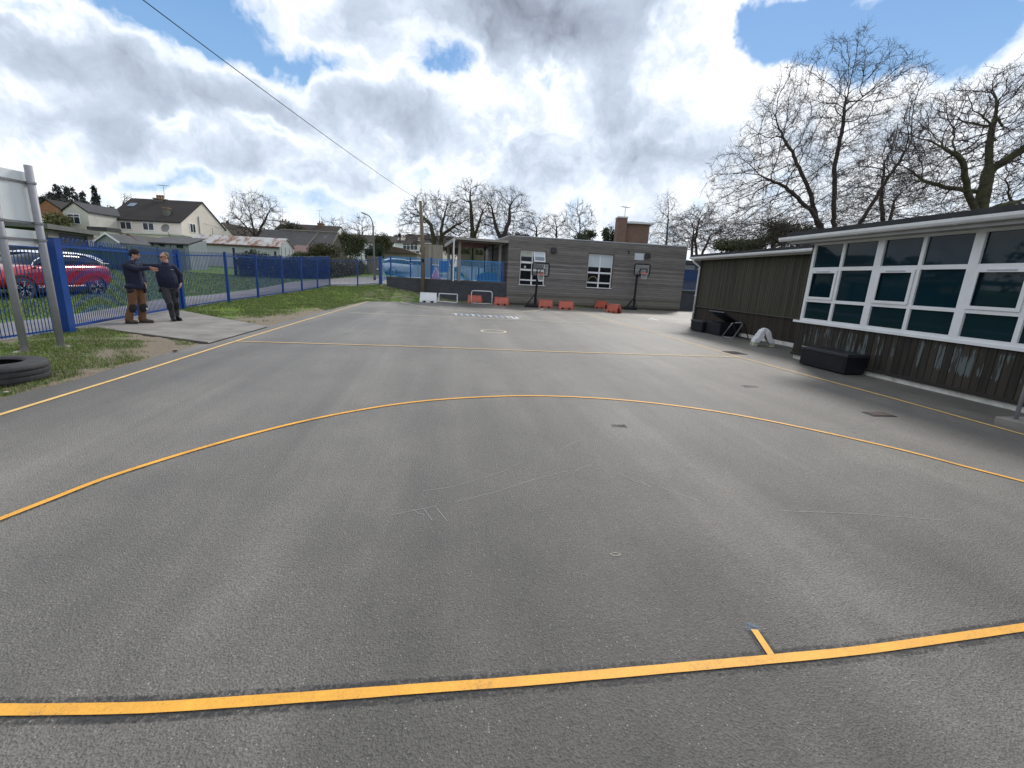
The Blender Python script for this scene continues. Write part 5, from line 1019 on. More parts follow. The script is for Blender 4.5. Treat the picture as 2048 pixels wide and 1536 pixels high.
def hoop(lb,b_px,b_py,tpx,tpy,bc,bw,bh,rim):
    t=thing('basketball_stand',lb,'basketball hoop',gpos(b_px,b_py),-YAW,'portable basketball stands'); y=t.location; s=float(np.array(y)@H3); X0=float(np.array(y)@R3)
    def q(px,py,ds=0): X,z=LX(px,py,s+ds); return X-X0,z
    tx,tz=q(tpx,tpy); bx,bz=q(*bc); rx,rz_=q(*rim)
    b=MB(); b.tube([(0,0,.05),(tx*.5,0,tz*.5),(tx,0,tz)],.068,8); b.build('pole',BLACKP,t)
    b=MB(); b.prism([(-.62,0),(.20,0),(.20,.14),(.05,.22),(-.50,.16),(-.62,.08)],-.32,.32); b.build('base_tank',BLACKP,t,bevel=.03)
    b=MB(); b.bar((-.52,-.2,.1),(tx*.3,0,.85),.05,.05); b.bar((-.52,.2,.1),(tx*.3,0,.85),.035,.035); b.bar((.16,-.24,.1),(tx*.3,0,.85),.03,.03); b.build('stay',BLACKP,t)
    b=MB(); b.tube([(-.55,-.3,.05),(-.55,.3,.05)],.05,8); b.build('wheel',BLACKP,t)
    x0,x1,z0,z1=bx-bw/2,bx+bw/2,bz-bh/2,bz+bh/2; c=.035; yb=-.22
    b=MB(); b.tube([(x0+.06,yb,z0),(x0,yb,z0+.06),(x0,yb,z1-.06),(x0+.06,yb,z1),(x1-.06,yb,z1),(x1,yb,z1-.06),(x1,yb,z0+.06),(x1-.06,yb,z0)],.045,6,close=True); fr=b.build('backboard_frame',BLACKP,t)
    m_=bpy.data.materials.get('clear_backboard')
    if m_ is None:
        m_=bpy.data.materials.new('clear_backboard'); m_.use_nodes=True; n=NT(m_.node_tree); p=m_.node_tree.nodes['Principled BSDF']; p.inputs['Base Color'].default_value=(.55,.58,.6,1); p.inputs['Alpha'].default_value=.13; p.inputs['Roughness'].default_value=.2
    b=MB(); b.box(x0,x1,yb-.008,yb+.008,z0,z1); b.build('backboard',m_,fr)
    b=MB()
    for a,c_ in (((rx-.23,z0+.05),(rx-.23,z0+.40)),((rx-.23,z0+.40),(rx+.23,z0+.40)),((rx+.23,z0+.40),(rx+.23,z0+.05)),((rx-.23,z0+.05),(rx+.23,z0+.05))): b.bar((a[0],yb-.015,a[1]),(c_[0],yb-.015,c_[1]),.012,.06)
    b.build('target_square',BLACKP,fr)
    b=MB(); b.bar((tx,0,tz-.02),(bx,yb+.03,bz),.05,.05); b.bar((tx,0,tz-.35),(bx,yb+.03,z0+.08),.05,.05); b.build('arm',BLACKP,t)
    ry=yb-.32; b=MB(); b.tube([(rx+.225*math.cos(a),ry+.225*math.sin(a),rz_) for a in np.linspace(0,2*math.pi,20,endpoint=False)],.016,6,close=True); b.box(rx-.12,rx+.12,ry+.2,yb-.01,rz_-.06,rz_+.01); b.build('rim',ORANGED,t)
    b=MB(); n=12
    for k in range(n):
        for dr in (1,-1):
            pts=[]
            for j in range(5):
                a=2*math.pi*(k+dr*j*.5)/n; r_=.22-.022*j; pts.append((rx+r_*math.cos(a),ry+r_*math.sin(a),rz_-.02-.095*j))
            b.tube(pts,.005,4,caps=False)
    b.build('net',[WHITE],t)
hoop('black portable basketball stand in front of the left window of the timber block',1069,614.8,1075,552,(1081,539.5),.98,.74,(1081,548))
hoop('black portable basketball stand near the right end of the timber block',1266.5,619.6,1275,544.5,(1282.5,539.5),1.0,.70,(1284.5,546))
# ---------------------------------------------------------------- things along the olive classroom
def storage(lb,x0,x1,y0,y1,h,lid=True,light=False):
    t=thing('storage_box',lb,'storage box',(x0,y0,0),0,None); dx,dy=x1-x0,y1-y0
    b=MB(); b.box(0,dx,0,dy,.02,h-.07); b.build('body',BLACKP,t,bevel=.015)
    b=MB(); b.box(-.006,.0,.05,dy-.05,.10,h-.14); b.build('front_panel',BLACKP,t)
    if lid: b=MB(); b.box(-.02,dx+.01,-.02,dy+.02,h-.068,h); b.build('lid',mat('lid_black',(.018,.019,.026),(.028,.03,.038),3,.38) if 'lid_black' not in bpy.data.materials else bpy.data.materials['lid_black'],t,bevel=.012)
    return t
A=at(1380,660,z=0);B=at(1410,665.5,z=0);C=at(1443,672,z=0); hz=at(1380,638,x=A[0])[2]
storage('black plastic storage box at the foot of the white downpipe',A[0],A[0]+.75,B[1]+.02,A[1],float(hz))
t=storage('black plastic storage box with its lid propped open, right of the closed one',B[0]-.02,B[0]+.75,C[1],B[1]-.03,.50,False)
b=MB(); M_=Matrix.Translation((.74,0,.44))@Matrix.Rotation(R(28),4,'Y'); b.box(-.80,0,-.02,float(B[1]-.03-C[1])+.02,0,.04,M_); b.build('lid',bpy.data.materials['lid_black'],t)
t=thing('rebound_frame','A-shaped grey and black tubular rebound frame leaning by the black storage boxes','frame')
p0=at(1444,673,z=.02);p1=at(1465.5,677.5,z=.02);p2=at(1487.5,645.5,z=.62);p3=at(1465.5,645.5,z=.62)
def rnd(P_,c=.12):
    out=[]; n=len(P_)
    for i in range(n):
        a=Vector(P_[i-1]);v=Vector(P_[i]);d=Vector(P_[(i+1)%n]); out+=[v+(a-v).normalized()*c,v+((a-v).normalized()+(d-v).normalized())*c*.25,v+(d-v).normalized()*c]
    return out
b=MB(); b.tube(rnd([p0,p1,p2,p3]),.019,8,close=True); b.build('front_frame',GREYP,t,smooth=True)
q1=at(1497,678,z=.02);q0=at(1474,672,z=.02); b=MB(); b.tube(rnd([p3,p2,q1,q0],.08),.016,8,close=True); b.build('back_frame',BLACKP,t,smooth=True)
t=thing('play_saddle','white moulded plastic A-shaped toy with greenish feet on the tarmac, between frame and wall','toy',gpos(1524,692),R(-24))
WST=mat('chalky_white_plastic',(.74,.73,.74),(.60,.60,.62),4,.6); GF=mat('algae_white_plastic',(.60,.62,.48),(.42,.46,.30),9,.7)
b=MB()
for sg in (-1,1): b.prism([(sg*.04,.50),(sg*.012,.33),(sg*.14,.10),(sg*.30,.10),(sg*.25,.24),(sg*.19,.28),(sg*.15,.42),(sg*.10,.50)][::sg],-.20,.20)
b.prism([(-.10,.36),(.10,.36),(.095,.50),(.05,.545),(-.05,.545),(-.095,.50)],-.13,.13); b.prism([(-.24,.22),(-.10,.27),(-.13,.37),(-.2,.36)],-.16,.16); b.build('shell',WST,t,bevel=.02)
for x in (-.235,.235):
    for y in (-.11,.11): b=MB(); b.prism([(x-.075,0),(x+.075,0),(x+.06,.12),(x-.06,.12)],y-.05,y+.05); b.build('foot',GF,t,bevel=.015)
A=at(1605,728,z=0);B=at(1678,750,z=0); h=at(1607,690.5,x=A[0])[2]
storage('large black lidded storage box against the boarding under the nearest window',float(A[0]+B[0])/2,8.70,float(B[1]),float(A[1]),float(h))
# step and handrail at the right edge
g=at(2031,838,z=.10); t=thing('door_step','stone door step with grey handrail at the right edge of the frame','step',(g[0],g[1],0)); b=MB(); b.box(-.16,8.72-g[0],-1.6,.12,-.02,.10); b.build('tread',CONC,t,bevel=.01); b=MB(); b.tube([(0,0,.1),(0,0,1.05),(0,-.12,1.1),(0,-1.4,1.1),(0,-1.5,1.05),(0,-1.5,.1)],.024,10); b.build('handrail',GREYP,t,smooth=True)
# ---------------------------------------------------------------- people
class Blob(MB):
    def limb(s,pts,rad,flat=1.0,n=12,axis=None):
        pts=[Vector(p) for p in pts]
        for i in range(len(pts)-1):
            a,c=pts[i],pts[i+1]; d=c-a; L=d.length; k=max(2,int(L/.03))
            for j in range(k+1):
                q=j/k; r=rad[i]+(rad[i+1]-rad[i])*q
                if isinstance(r,(int,float)): pass
                s.sph(a+d*q,(r,r,r),8,6)
        return s
    def ell(s,c,r,rz=0,M=None):
        M_=Matrix.Rotation(rz,3,'Z')
        if M is not None: M_=M
        return s.sph(c,r,16,12,M_)
    def torso(s,L_):    # list of (x,y,z,rx,ry,rz)
        for i in range(len(L_)-1):
            a,c=np.array(L_[i]),np.array(L_[i+1]); k=6
            for j in range(k+1): q=a+(c-a)*j/k; s.sph(q[:3],(q[3],q[4],.06),14,8,Matrix.Rotation(q[5],3,'Z'))
        return s
    def out(s,name,mt,parent,vox=.011,it=4):
        o=s.build(name,mt,parent,True); m1=o.modifiers.new('r','REMESH'); m1.mode='VOXEL'; m1.voxel_size=vox; m1.use_smooth_shade=True
        m2=o.modifiers.new('s','SMOOTH'); m2.factor=.5; m2.iterations=it; return o
SKIN=mat('skin',(.50,.27,.19),(.43,.22,.15),9,.5); SKIN.node_tree.nodes['Principled BSDF'].inputs['Subsurface Weight'].default_value=.08
NAVY=mat('navy_fleece',(.010,.013,.032),(.014,.018,.042),8,.9,bump=.3); NAVY2=mat('navy_sweatshirt',(.008,.011,.030),(.012,.015,.038),8,.9,bump=.3)
def cloth(name,a,c): return mat(name,a,c,11,.9,bump=.5,bscale=18)
BRN=cloth('brown_work_cloth',(.17,.085,.040),(.12,.060,.030)); BLKC=cloth('black_patch_cloth',(.012,.012,.014),(.02,.02,.022)); GRYC=cloth('charcoal_work_cloth',(.035,.036,.042),(.050,.050,.058)); HATM=cloth('black_knit',(.010,.008,.010),(.018,.016,.018)); BOOTB=mat('brown_boot',(.10,.065,.05),(.07,.045,.035),8,.7); BOOTK=mat('black_boot',(.014,.014,.018),None,8,.5); HAIRG=mat('grey_hair',(.16,.14,.12),(.10,.09,.08),20,.8,bump=.5); BEARD=mat('short_beard',(.11,.07,.05),None,20,.8); EYE=mat('eye',(.02,.015,.012),None,3,.2)
def hand(b,w,d,up,side,L_=.19,curl=.25):
    """palm from the wrist w along d; five fingers of different lengths, thumb from the side of the palm"""
    w=Vector(w); d=Vector(d).normalized(); s_=Vector(side).normalized(); n=d.cross(s_).normalized()
    for q in np.linspace(0,.09,5):
        for e_ in (-.028,-.010,.010,.028): b.sph(w+d*q+s_*e_,.0145,8,6)
    for i,(e_,l) in enumerate(((-.033,.068),(-.012,.080),(.011,.076),(.032,.060))):
        a=w+d*.088+s_*e_; p1=a+d*l*.45+s_*e_*.25-n*curl*.006; p2=p1+(d-n*curl*.6).normalized()*l*.32; p3=p2+(d-n*curl).normalized()*l*.24; b.limb([a,p1,p2,p3],[.0105,.0095,.0088,.0075])
    a=w+d*.025-s_*.030; b.limb([a,a+d*.028-s_*.026,a+d*.060-s_*.034],[.013,.0115,.009])
def head(b,c,fa,tilt=0,k=1.0):
    M_=Matrix.Rotation(fa,3,'Z')@Matrix.Rotation(tilt,3,'Y'); c=Vector(c)
    def P(x,y,z): return c+M_@Vector((x,y,z))*k
    b.sph(P(-.012,0,.025),(.098*k,.077*k,.095*k),18,12,M_); b.sph(P(.018,0,-.035),(.070*k,.060*k,.078*k),16,10,M_); b.sph(P(.052,0,-.085),(.030*k,.034*k,.026*k),10,8,M_)
    b.limb([P(.082,0,.012),P(.104,0,-.022)],[.010,.015]); b.sph(P(.083,0,-.060),(.014,.026,.010),10,6,M_)
    b.limb([P(.080,-.045,.030),P(.090,0,.033),P(.080,.045,.030)],[.010,.011,.010])
    for sg in (-1,1): b.sph(P(-.005,sg*.078,-.005),(.018,.010,.032),10,8,M_); b.sph(P(.060,sg*.045,-.02),(.022,.02,.02),8,6,M_)
    return P,M_
def eyes(t,P,M_):
    for sg in (-1,1): b=MB(); b.sph(P(.080,sg*.030,.008),.010,8,6); b.build('eye',EYE,t,True)
# --- man in beanie
SHEAR=.15
m1=at(268,646,z=.03); t=thing('person','man in black beanie, navy hoodie and brown work trousers, pointing with outstretched arm','person',(m1[0],m1[1],.035),math.atan2(-m1[0],m1[1]))
FA=R(-28)
b=Blob(); P,M_=head(b,(-.055,-.01,1.665),R(-22),R(10)); b.limb([(-.085,0,1.44),(-.075,0,1.52),(-.065,0,1.60)],[.060,.055,.052])
b.torso([(-.02,0,.92,.13,.08,R(-35)),(-.06,0,1.15,.13,.08,R(-35)),(-.11,0,1.38,.14,.07,R(-35))])
b.limb([(-.18,-.06,1.40),(.0,-.225,1.335),(.25,-.25,1.375)],[.045,.038,.027]); hand(b,(.255,-.25,1.375),(.19,-.02,-.045),(0,0,1),(0,-.45,1.0))
b.limb([(.03,.12,1.38),(.12,.10,1.14),(.16,-.04,1.00)],[.045,.038,.027]); hand(b,(.165,-.045,.99),(.05,-.12,-.12),(0,0,1),(0,1,-.6))
b.limb([(-.06,-.06,.92),(-.04,-.10,.50),(-.09,-.07,.08)],[.07,.05,.04]); b.limb([(.08,.06,.92),(.14,.02,.50),(.15,.06,.08)],[.07,.05,.04]); b.out('body',SKIN,t,.0075,2)
eyes(t,P,M_)
b=Blob(); b.sph(P(.045,0,-.085),(.050,.058,.030),12,8,M_); b.sph(P(.078,0,-.072),(.018,.03,.014),10,6,M_); b.out('beard',BEARD,t,.008,2)
b=Blob(); b.sph(P(-.014,0,.070),(.108,.094,.094),18,12,M_); b.sph(P(-.045,0,.030),(.085,.093,.085),16,10,M_); b.limb([P(.068,-.045,.052),P(.080,0,.054),P(.068,.045,.052)],[.020,.022,.020]); b.out('beanie',HATM,t,.009,3)
b=MB(); b.cbox((0,0,0),(.006,.035,.018),Matrix.Translation(P(.098,-.018,.060))@M_.to_4x4()); b.build('beanie_label',mat('label_grey',(.35,.35,.38),None,3,.7),t)
b=Blob(); b.sph((-.075,-.06,.905),(.155,.135,.075),14,8); b.torso([(.0,0,.875,.235,.16,R(-30)),(-.005,0,.95,.205,.14,R(-35)),(-.05,0,1.12,.195,.14,R(-35)),(-.09,0,1.30,.205,.145,R(-35)),(-.11,0,1.42,.185,.115,R(-35))]); b.torso([(-.11,0,1.42,.17,.10,R(-35)),(-.085,0,1.50,.085,.08,0)])
b.limb([(-.20,-.07,1.405),(.0,-.225,1.335),(.22,-.25,1.372)],[.080,.064,.047]); b.limb([(.04,.12,1.40),(.13,.10,1.15),(.165,-.02,1.02)],[.080,.065,.048]); b.limb([(-.16,.05,1.475),(-.17,-.06,1.47),(-.07,-.10,1.47),(.0,-.07,1.45)],[.045,.045,.035,.03]); b.out('hoodie',NAVY,t,.011,4)
b=MB(); b.lathe([(.042,0),(.046,.015),(.042,.03)],12,Matrix.Translation((.222,-.25,1.372))@Matrix.Rotation(R(85),4,'Y')); b.build('cuff',mat('cuff_red',(.16,.02,.03),None,3,.8),t)
b=Blob(); b.torso([(-.0,0,.98,.17,.12,R(-35)),(.0,0,.86,.185,.125,R(-35))]); b.limb([(-.075,-.05,.86),(-.05,-.09,.62),(-.045,-.10,.47),(-.09,-.07,.26),(-.10,-.06,.10)],[.112,.100,.088,.082,.088]); b.limb([(.085,.05,.86),(.125,.03,.62),(.15,.01,.47),(.16,.05,.26),(.16,.06,.10)],[.108,.096,.086,.082,.088]); tr=b.out('trousers',BRN,t,.010,3)
for (c,r) in (((-.035,-.155,.385),(.085,.045,.115)),((.175,-.045,.385),(.080,.050,.115))): b=Blob(); b.ell(c,r,R(10)); b.out('knee_pad',BLKC,tr,.009,2)
for (c,r) in (((-.10,-.135,.80),(.075,.040,.065)),((.19,-.03,.82),(.035,.06,.075))): b=Blob(); b.ell(c,r,R(-10)); b.out('holster_pocket',BLKC,tr,.009,2)
b=MB(); b.sph((.235,-.09,.36),(.018,.012,.022),8,6); b.build('knee_logo',WHITE,tr)
def boot(heel,toe,mt,h=.10):
    heel=Vector(heel);toe=Vector(toe); d=(toe-heel); b=Blob(); b.limb([heel+Vector((0,0,.045)),heel+d*.5+Vector((0,0,.042)),toe+Vector((0,0,.036))],[.046,.048,.040]); b.limb([heel+d*.12+Vector((0,0,.05)),heel+d*.12+Vector((0,0,h+.05))],[.046,.050]); b.limb([heel+d*.2+Vector((0,0,.09)),heel+d*.55+Vector((0,0,.055))],[.045,.042]); 
    o=b.out('boot',mt,t,.009,2); b=MB(); n=(d.normalized()).cross(Vector((0,0,1)))*.050; dd=d.normalized()*.045
    b.add([heel-dd-n*.8+Vector((0,0,0)),heel-dd+n*.8,toe+dd*.9+n*.7,toe+dd*.9-n*.7]+[v+Vector((0,0,.018)) for v in (heel-dd-n*.8,heel-dd+n*.8,toe+dd*.9+n*.7,toe+dd*.9-n*.7)],[(3,2,1,0),(4,5,6,7),(0,1,5,4),(1,2,6,5),(2,3,7,6),(3,0,4,7)]); b.build('sole',BLACKP,o); return o
boot((-.13,-.06,0),(.045,-.14,0),BOOTB); boot((.14,.06,0),(.36,-.02,0),BOOTB)
# --- man with glasses
m2=at(350,641,z=.03); t=thing('person','stout man with grey hair and glasses, navy sweatshirt, leaning against the gate','person',(m2[0],m2[1],.035),math.atan2(-m2[0],m2[1]))
b=Blob(); P,M_=head(b,(-.315,0,1.665),R(180+38),R(8),1.03); b.limb([(-.26,0,1.42),(-.27,0,1.50),(-.295,0,1.60)],[.07,.066,.062])
b.torso([(-.17,0,.92,.15,.11,0),(-.24,0,1.15,.15,.11,0),(-.28,0,1.38,.15,.09,0)])
b.limb([(-.44,0,1.42),(-.70,.14,1.42),(-.93,.24,1.44)],[.045,.038,.027]); hand(b,(-.93,.24,1.44),(-.16,.08,.03),(0,0,1),(0,0,-1))
b.limb([(-.10,.02,1.40),(.065,.06,1.20),(.085,-.02,1.02)],[.045,.038,.027]); hand(b,(.085,-.02,1.01),(-.02,-.05,-.16),(0,0,1),(.3,1,0),curl=.8)
b.limb([(-.24,-.04,.92),(-.15,-.12,.50),(-.06,-.05,.08)],[.07,.05,.04]); b.limb([(-.10,.05,.92),(.0,.02,.50),(.03,.06,.08)],[.07,.05,.04]); b.out('body',SKIN,t,.0075,2)
eyes(t,P,M_)
b=Blob(); b.sph(P(-.030,0,.045),(.090,.084,.085),18,12,M_); b.sph(P(-.055,0,.0),(.060,.080,.07),14,10,M_); b.out('hair',HAIRG,t,.009,2)
b=MB()
for sg in (-1,1): b.tube([P(.100,sg*.034+.026*math.cos(a),.010+.018*math.sin(a)) for a in np.linspace(0,2*math.pi,12,endpoint=False)],.0035,5,close=True); b.bar(P(.098,sg*.060,.014),P(.0,sg*.080,.012),.006,.008)
b.bar(P(.103,-.010,.012),P(.103,.010,.012),.005,.005); b.build('glasses',BLACKP,t)
b=MB(); b.sph(P(.0835,0,-.058),(.006,.020,.005),8,5,M_); b.build('smile',WHITE,t)
b=Blob(); b.torso([(-.175,0,.90,.215,.155,0),(-.20,-.02,1.02,.235,.185,0),(-.235,-.02,1.16,.235,.185,0),(-.27,0,1.32,.215,.155,0),(-.28,0,1.42,.19,.12,0)]); b.torso([(-.28,0,1.42,.17,.10,0),(-.275,0,1.49,.095,.085,0)])
b.limb([(-.44,0,1.41),(-.70,.14,1.415),(-.92,.235,1.44)],[.083,.066,.048]); b.limb([(-.11,.0,1.40),(.06,.06,1.20),(.085,-.01,1.05)],[.088,.070,.050]); b.out('sweatshirt',NAVY2,t,.011,4)
b=MB(); b.cbox((0,0,0),(.075,.004,.014),Matrix.Translation((-.13,-.142,1.355))@Matrix.Rotation(R(14),4,'Z')@Matrix.Rotation(R(12),4,'Y')); b.build('chest_logo',mat('logo_pale',(.4,.42,.48),None,3,.7),t)
b=Blob(); b.torso([(-.17,0,.98,.19,.14,0),(-.17,0,.86,.195,.135,0)]); b.limb([(-.26,-.02,.87),(-.20,-.09,.64),(-.14,-.12,.47),(-.09,-.09,.28),(-.05,-.05,.11)],[.115,.096,.080,.070,.070]); b.limb([(-.07,.04,.87),(-.03,.04,.64),(.0,.02,.47),(.02,.04,.28),(.03,.06,.11)],[.112,.092,.078,.070,.070]); tr=b.out('trousers',GRYC,t,.010,3)
for (c,r) in (((-.13,-.165,.40),(.072,.045,.115)),((.03,-.035,.40),(.055,.050,.11))): b=Blob(); b.ell(c,r); b.out('knee_pad',BLKC,tr,.009,2)
for (c,r) in (((-.36,-.05,.80),(.035,.06,.06)),((.02,-.03,.70),(.045,.06,.09))): b=Blob(); b.ell(c,r); b.out('cargo_pocket',BLKC,tr,.009,2)
boot((-.05,-.03,0),(-.01,-.20,0),BOOTK); boot((.04,.06,0),(.12,-.08,0),BOOTK)
SHEAR=0
# --- two small figures far down the path
for px,s,lb,cm,h in ((743,56,'distant figure in a navy coat on the path beside the street lamp',mat('far_navy',(.008,.014,.07),None,5,.9),1.68),(755,57,'distant figure in dark clothes close to the end post of the blue railing',mat('far_dark',(.012,.012,.02),None,5,.9),1.60)):
    X,_=LX(px,545,s); p=s*H3+X*R3; t=thing('person',lb,'person',(p[0],p[1],zt(p[0],p[1])),-YAW); b=Blob(); b.sph((0,0,h-.12),(.08,.09,.12)); b.limb([(0,0,h-.3),(0,0,h-.2)],[.06,.05]); b.torso([(0,0,.9,.14,.1,0),(0,0,h-.38,.15,.1,0)]); b.limb([(-.08,0,.9),(-.1,.05,.5),(-.1,.1,.05)],[.08,.06,.05]); b.limb([(.08,0,.9),(.1,-.08,.5),(.12,-.1,.05)],[.08,.06,.05]); b.limb([(-.18,0,h-.35),(-.27,0,1.1),(-.22,-.1,.9)],[.06,.05,.03]); b.limb([(.18,0,h-.35),(.27,0,1.1),(.22,-.1,.9)],[.06,.05,.03]); b.out('body',SKIN,t,.02,2)
    b=Blob(); b.torso([(0,0,.75,.26,.2,0),(0,0,1.05,.23,.18,0),(0,0,h-.35,.24,.16,0),(0,0,h-.27,.12,.1,0)]); b.limb([(-.2,0,h-.35),(-.29,0,1.1),(-.24,-.1,.93)],[.09,.08,.06]); b.limb([(.2,0,h-.35),(.29,0,1.1),(.24,-.1,.93)],[.09,.08,.06]); b.out('coat',cm,t,.02,3)
    b=Blob(); b.limb([(-.09,0,.85),(-.1,.05,.5),(-.1,.1,.06)],[.11,.08,.07]); b.limb([(.09,0,.85),(.1,-.08,.5),(.12,-.1,.06)],[.11,.08,.07]); b.out('trousers',BLKC,t,.02,2); b=Blob(); b.sph((0,.01,h-.08),(.09,.10,.10)); b.out('hair',HATM,t,.015,2)
# ---------------------------------------------------------------- trees
def grow(attr,trunks,D=.3,di=3.0,dk=.5,up=.0,wig=.25,q=None,maxit=260):
    N=[];Pa=[]
    for tr_ in trunks:   # polylines; first point root
        prev=-1
        for i in range(len(tr_)-1):
            a,c=np.array(tr_[i],float),np.array(tr_[i+1],float); k=max(1,int(np.linalg.norm(c-a)/D))
            for j in range(k+1):
                if i>0 and j==0: continue
                p=a+(c-a)*j/k+ (q.normal(0,.02,3) if 0<j<k else 0)
                if i==0 and j==0 and len(N) and np.linalg.norm(np.array(N)-p,axis=1).min()<1e-3:
                    prev=int(np.linalg.norm(np.array(N)-p,axis=1).argmin()); continue
                N.append(p);Pa.append(prev); prev=len(N)-1
    N=list(N); A=attr.copy(); near=np.zeros(len(A),int); nd=np.full(len(A),1e9)
    def upd(i0):
        nonlocal near,nd
        M_=np.array(N[i0:]); 
        for c0 in range(0,len(M_),400):
            m_=M_[c0:c0+400]; d=np.linalg.norm(A[:,None]-m_[None],axis=2); j=d.argmin(1); dm=d[np.arange(len(A)),j]; k=dm<nd; near=np.where(k,j+i0+c0,near); nd=np.where(k,dm,nd)
    upd(0); bd={}
    for it in range(maxit):
        if len(A)==0: break
        k=nd>dk; A=A[k];near=near[k];nd=nd[k]
        if len(A)==0: break
        use=nd<di if (nd<di).any() else nd<=nd.min()*1.2
        idx=near[use]; P_=np.array(N); d=A[use]-P_[idx]; d/=np.linalg.norm(d,axis=1)[:,None]
        u,inv=np.unique(idx,return_inverse=True); S=np.zeros((len(u),3)); np.add.at(S,inv,d); S/=np.maximum(np.linalg.norm(S,axis=1),1e-6)[:,None]
        S+=q.normal(0,wig,S.shape); S[:,2]+=up
        par=np.array(Pa)
        pd=np.where((par[u]>=0)[:,None],P_[u]-P_[np.maximum(par[u],0)],0); pn_=np.linalg.norm(pd,axis=1)[:,None]; S+=.5*pd/np.maximum(pn_,1e-6)
        S/=np.linalg.norm(S,axis=1)[:,None]; new=P_[u]+S*D; i0=len(N); 
        for a,p in zip(u,new):
            c=bd.get(a,0)
            if c>=4: continue
            bd[a]=c+1; N.append(p);Pa.append(int(a))
        if len(N)==i0: break
        upd(i0)
        if len(N)>30000: break
    return np.array(N),np.array(Pa)
def frusta(P0,P1,r0_,r1_,n):
    d=P1-P0; L=np.linalg.norm(d,axis=1)[:,None]; d=d/np.maximum(L,1e-6); a=np.where(np.abs(d[:,2:3])<.9,np.array([[0,0,1.]]),np.array([[1.,0,0]])); u=np.cross(d,a); u/=np.linalg.norm(u,axis=1)[:,None]; v=np.cross(d,u)
    th=np.arange(n)*2*np.pi/n; ring=u[:,None]*np.cos(th)[None,:,None]+v[:,None]*np.sin(th)[None,:,None]
    A=P0[:,None]+ring*r0_[:,None,None]; B=P1[:,None]+ring*r1_[:,None,None]; V_=np.concatenate([A,B],1).reshape(-1,3); m_=len(P0); base=(np.arange(m_)*2*n)[:,None]
    k=np.arange(n); F_=np.stack([base+k,base+(k+1)%n,base+n+(k+1)%n,base+n+k],2).reshape(-1,4); return V_,F_
def bare_tree(name,label,X,s,zg,crown,trunks,natt,q,D=.3,di=3.,dk=.5,up=0,wig=.25,rt=.012,twigs=3,tl=.5,pw=2.3,bark=BARK,buds=0,bud=None,group=None,tmin=.05,droop=0,rmax=None):
    """crown: ellipsoids (x,y,z,rx,ry,rz) relative to the base; local frame faces the viewer's heading"""
    t=bgthing(name,label,'tree',X,s,zg,group); vol=np.array([c[3]*c[4]*c[5] for c in crown]); vol/=vol.sum(); AT=[]
    for c,v in zip(crown,vol):
        m_=int(natt*v)+1; d=q.normal(size=(m_,3)); d/=np.linalg.norm(d,axis=1)[:,None]; r_=q.random(m_)**(1/4.0); AT.append(np.array(c[:3])+d*r_[:,None]*np.array(c[3:]))
    AT=np.concatenate(AT); AT=AT[AT[:,2]>.8]
    N,Pa=grow(AT,trunks,D,di,dk,up,wig,q); m_=len(N); r=np.zeros(m_); nc=np.zeros(m_,int); acc=np.zeros(m_)
    for i in range(m_-1,-1,-1):
        r[i]=max(rt,acc[i]**(1/3.0)); 
        if Pa[i]>=0: acc[Pa[i]]+=r[i]**3.0; nc[Pa[i]]+=1
    if rmax: r=rt*(r/rt)**(math.log(rmax/rt)/math.log(r.max()/rt))
    E_=np.where(Pa>=0)[0]; P0,P1=N[Pa[E_]],N[E_]; ra=np.minimum(r[Pa[E_]],r[E_]*1.6); rb=r[E_]
    thick=ra>tmin; V1,F1=frusta(P0[thick],P1[thick]+(P1-P0)[thick]*.12,ra[thick],rb[thick],8)
    npmesh('trunk',V1,F1,bark,t,smooth=True)
    P0t,P1t,rat,rbt=P0[~thick],P1[~thick],ra[~thick],rb[~thick]
    # twigs on all thin nodes
    th=np.where(r<rt*2.4)[0]; dirs=N[th]-N[np.maximum(Pa[th],0)]; dirs/=np.maximum(np.linalg.norm(dirs,axis=1),1e-6)[:,None]
    S0=[];S1=[];S2=[]
    for k in range(twigs):
        d=dirs+q.normal(0,.65,dirs.shape); d[:,2]+=.15-droop; d/=np.linalg.norm(d,axis=1)[:,None]; L=q.uniform(.35,1,len(th))[:,None]*tl; a=N[th]; c=a+d*L*.5; d2=d+q.normal(0,.35,d.shape); d2[:,2]+=.1-droop*1.5; d2/=np.linalg.norm(d2,axis=1)[:,None]; e_=c+d2*L*.5; S0.append(a);S1.append(c);S2.append(e_)
        d3=d+q.normal(0,.8,d.shape); d3/=np.linalg.norm(d3,axis=1)[:,None]; S0.append(c);S1.append(c+d3*L*.22);S2.append(c+d3*L*.45)
    S0=np.concatenate(S0);S1=np.concatenate(S1);S2=np.concatenate(S2); o1=np.full(len(S0),rt*.62)
    PP0=np.concatenate([P0t,S0,S1]);PP1=np.concatenate([P1t,S1,S2]);RA=np.concatenate([rat,o1,o1*.85]);RB=np.concatenate([rbt,o1*.85,o1*.5])
    V2,F2=frusta(PP0,PP1,RA,RB,3); cr=npmesh('crown',V2,F2,TWIG,t)
    if buds:
        m_=len(S2); k=q.choice(m_,min(m_,buds),replace=False); c=S2[k]; sz=q.uniform(.5,1.3,len(k))[:,None]*rt*3.2; a=q.normal(size=c.shape);a/=np.linalg.norm(a,axis=1)[:,None]; b_=np.cross(a,q.normal(size=c.shape));b_/=np.linalg.norm(b_,axis=1)[:,None]
        V_=np.stack([c-a*sz*.5,c+b_*sz*.4,c+a*sz,c-b_*sz*.4],1).reshape(-1,3); npmesh('buds',V_,np.arange(len(V_)).reshape(-1,4),bud or BUD,t)
    return t
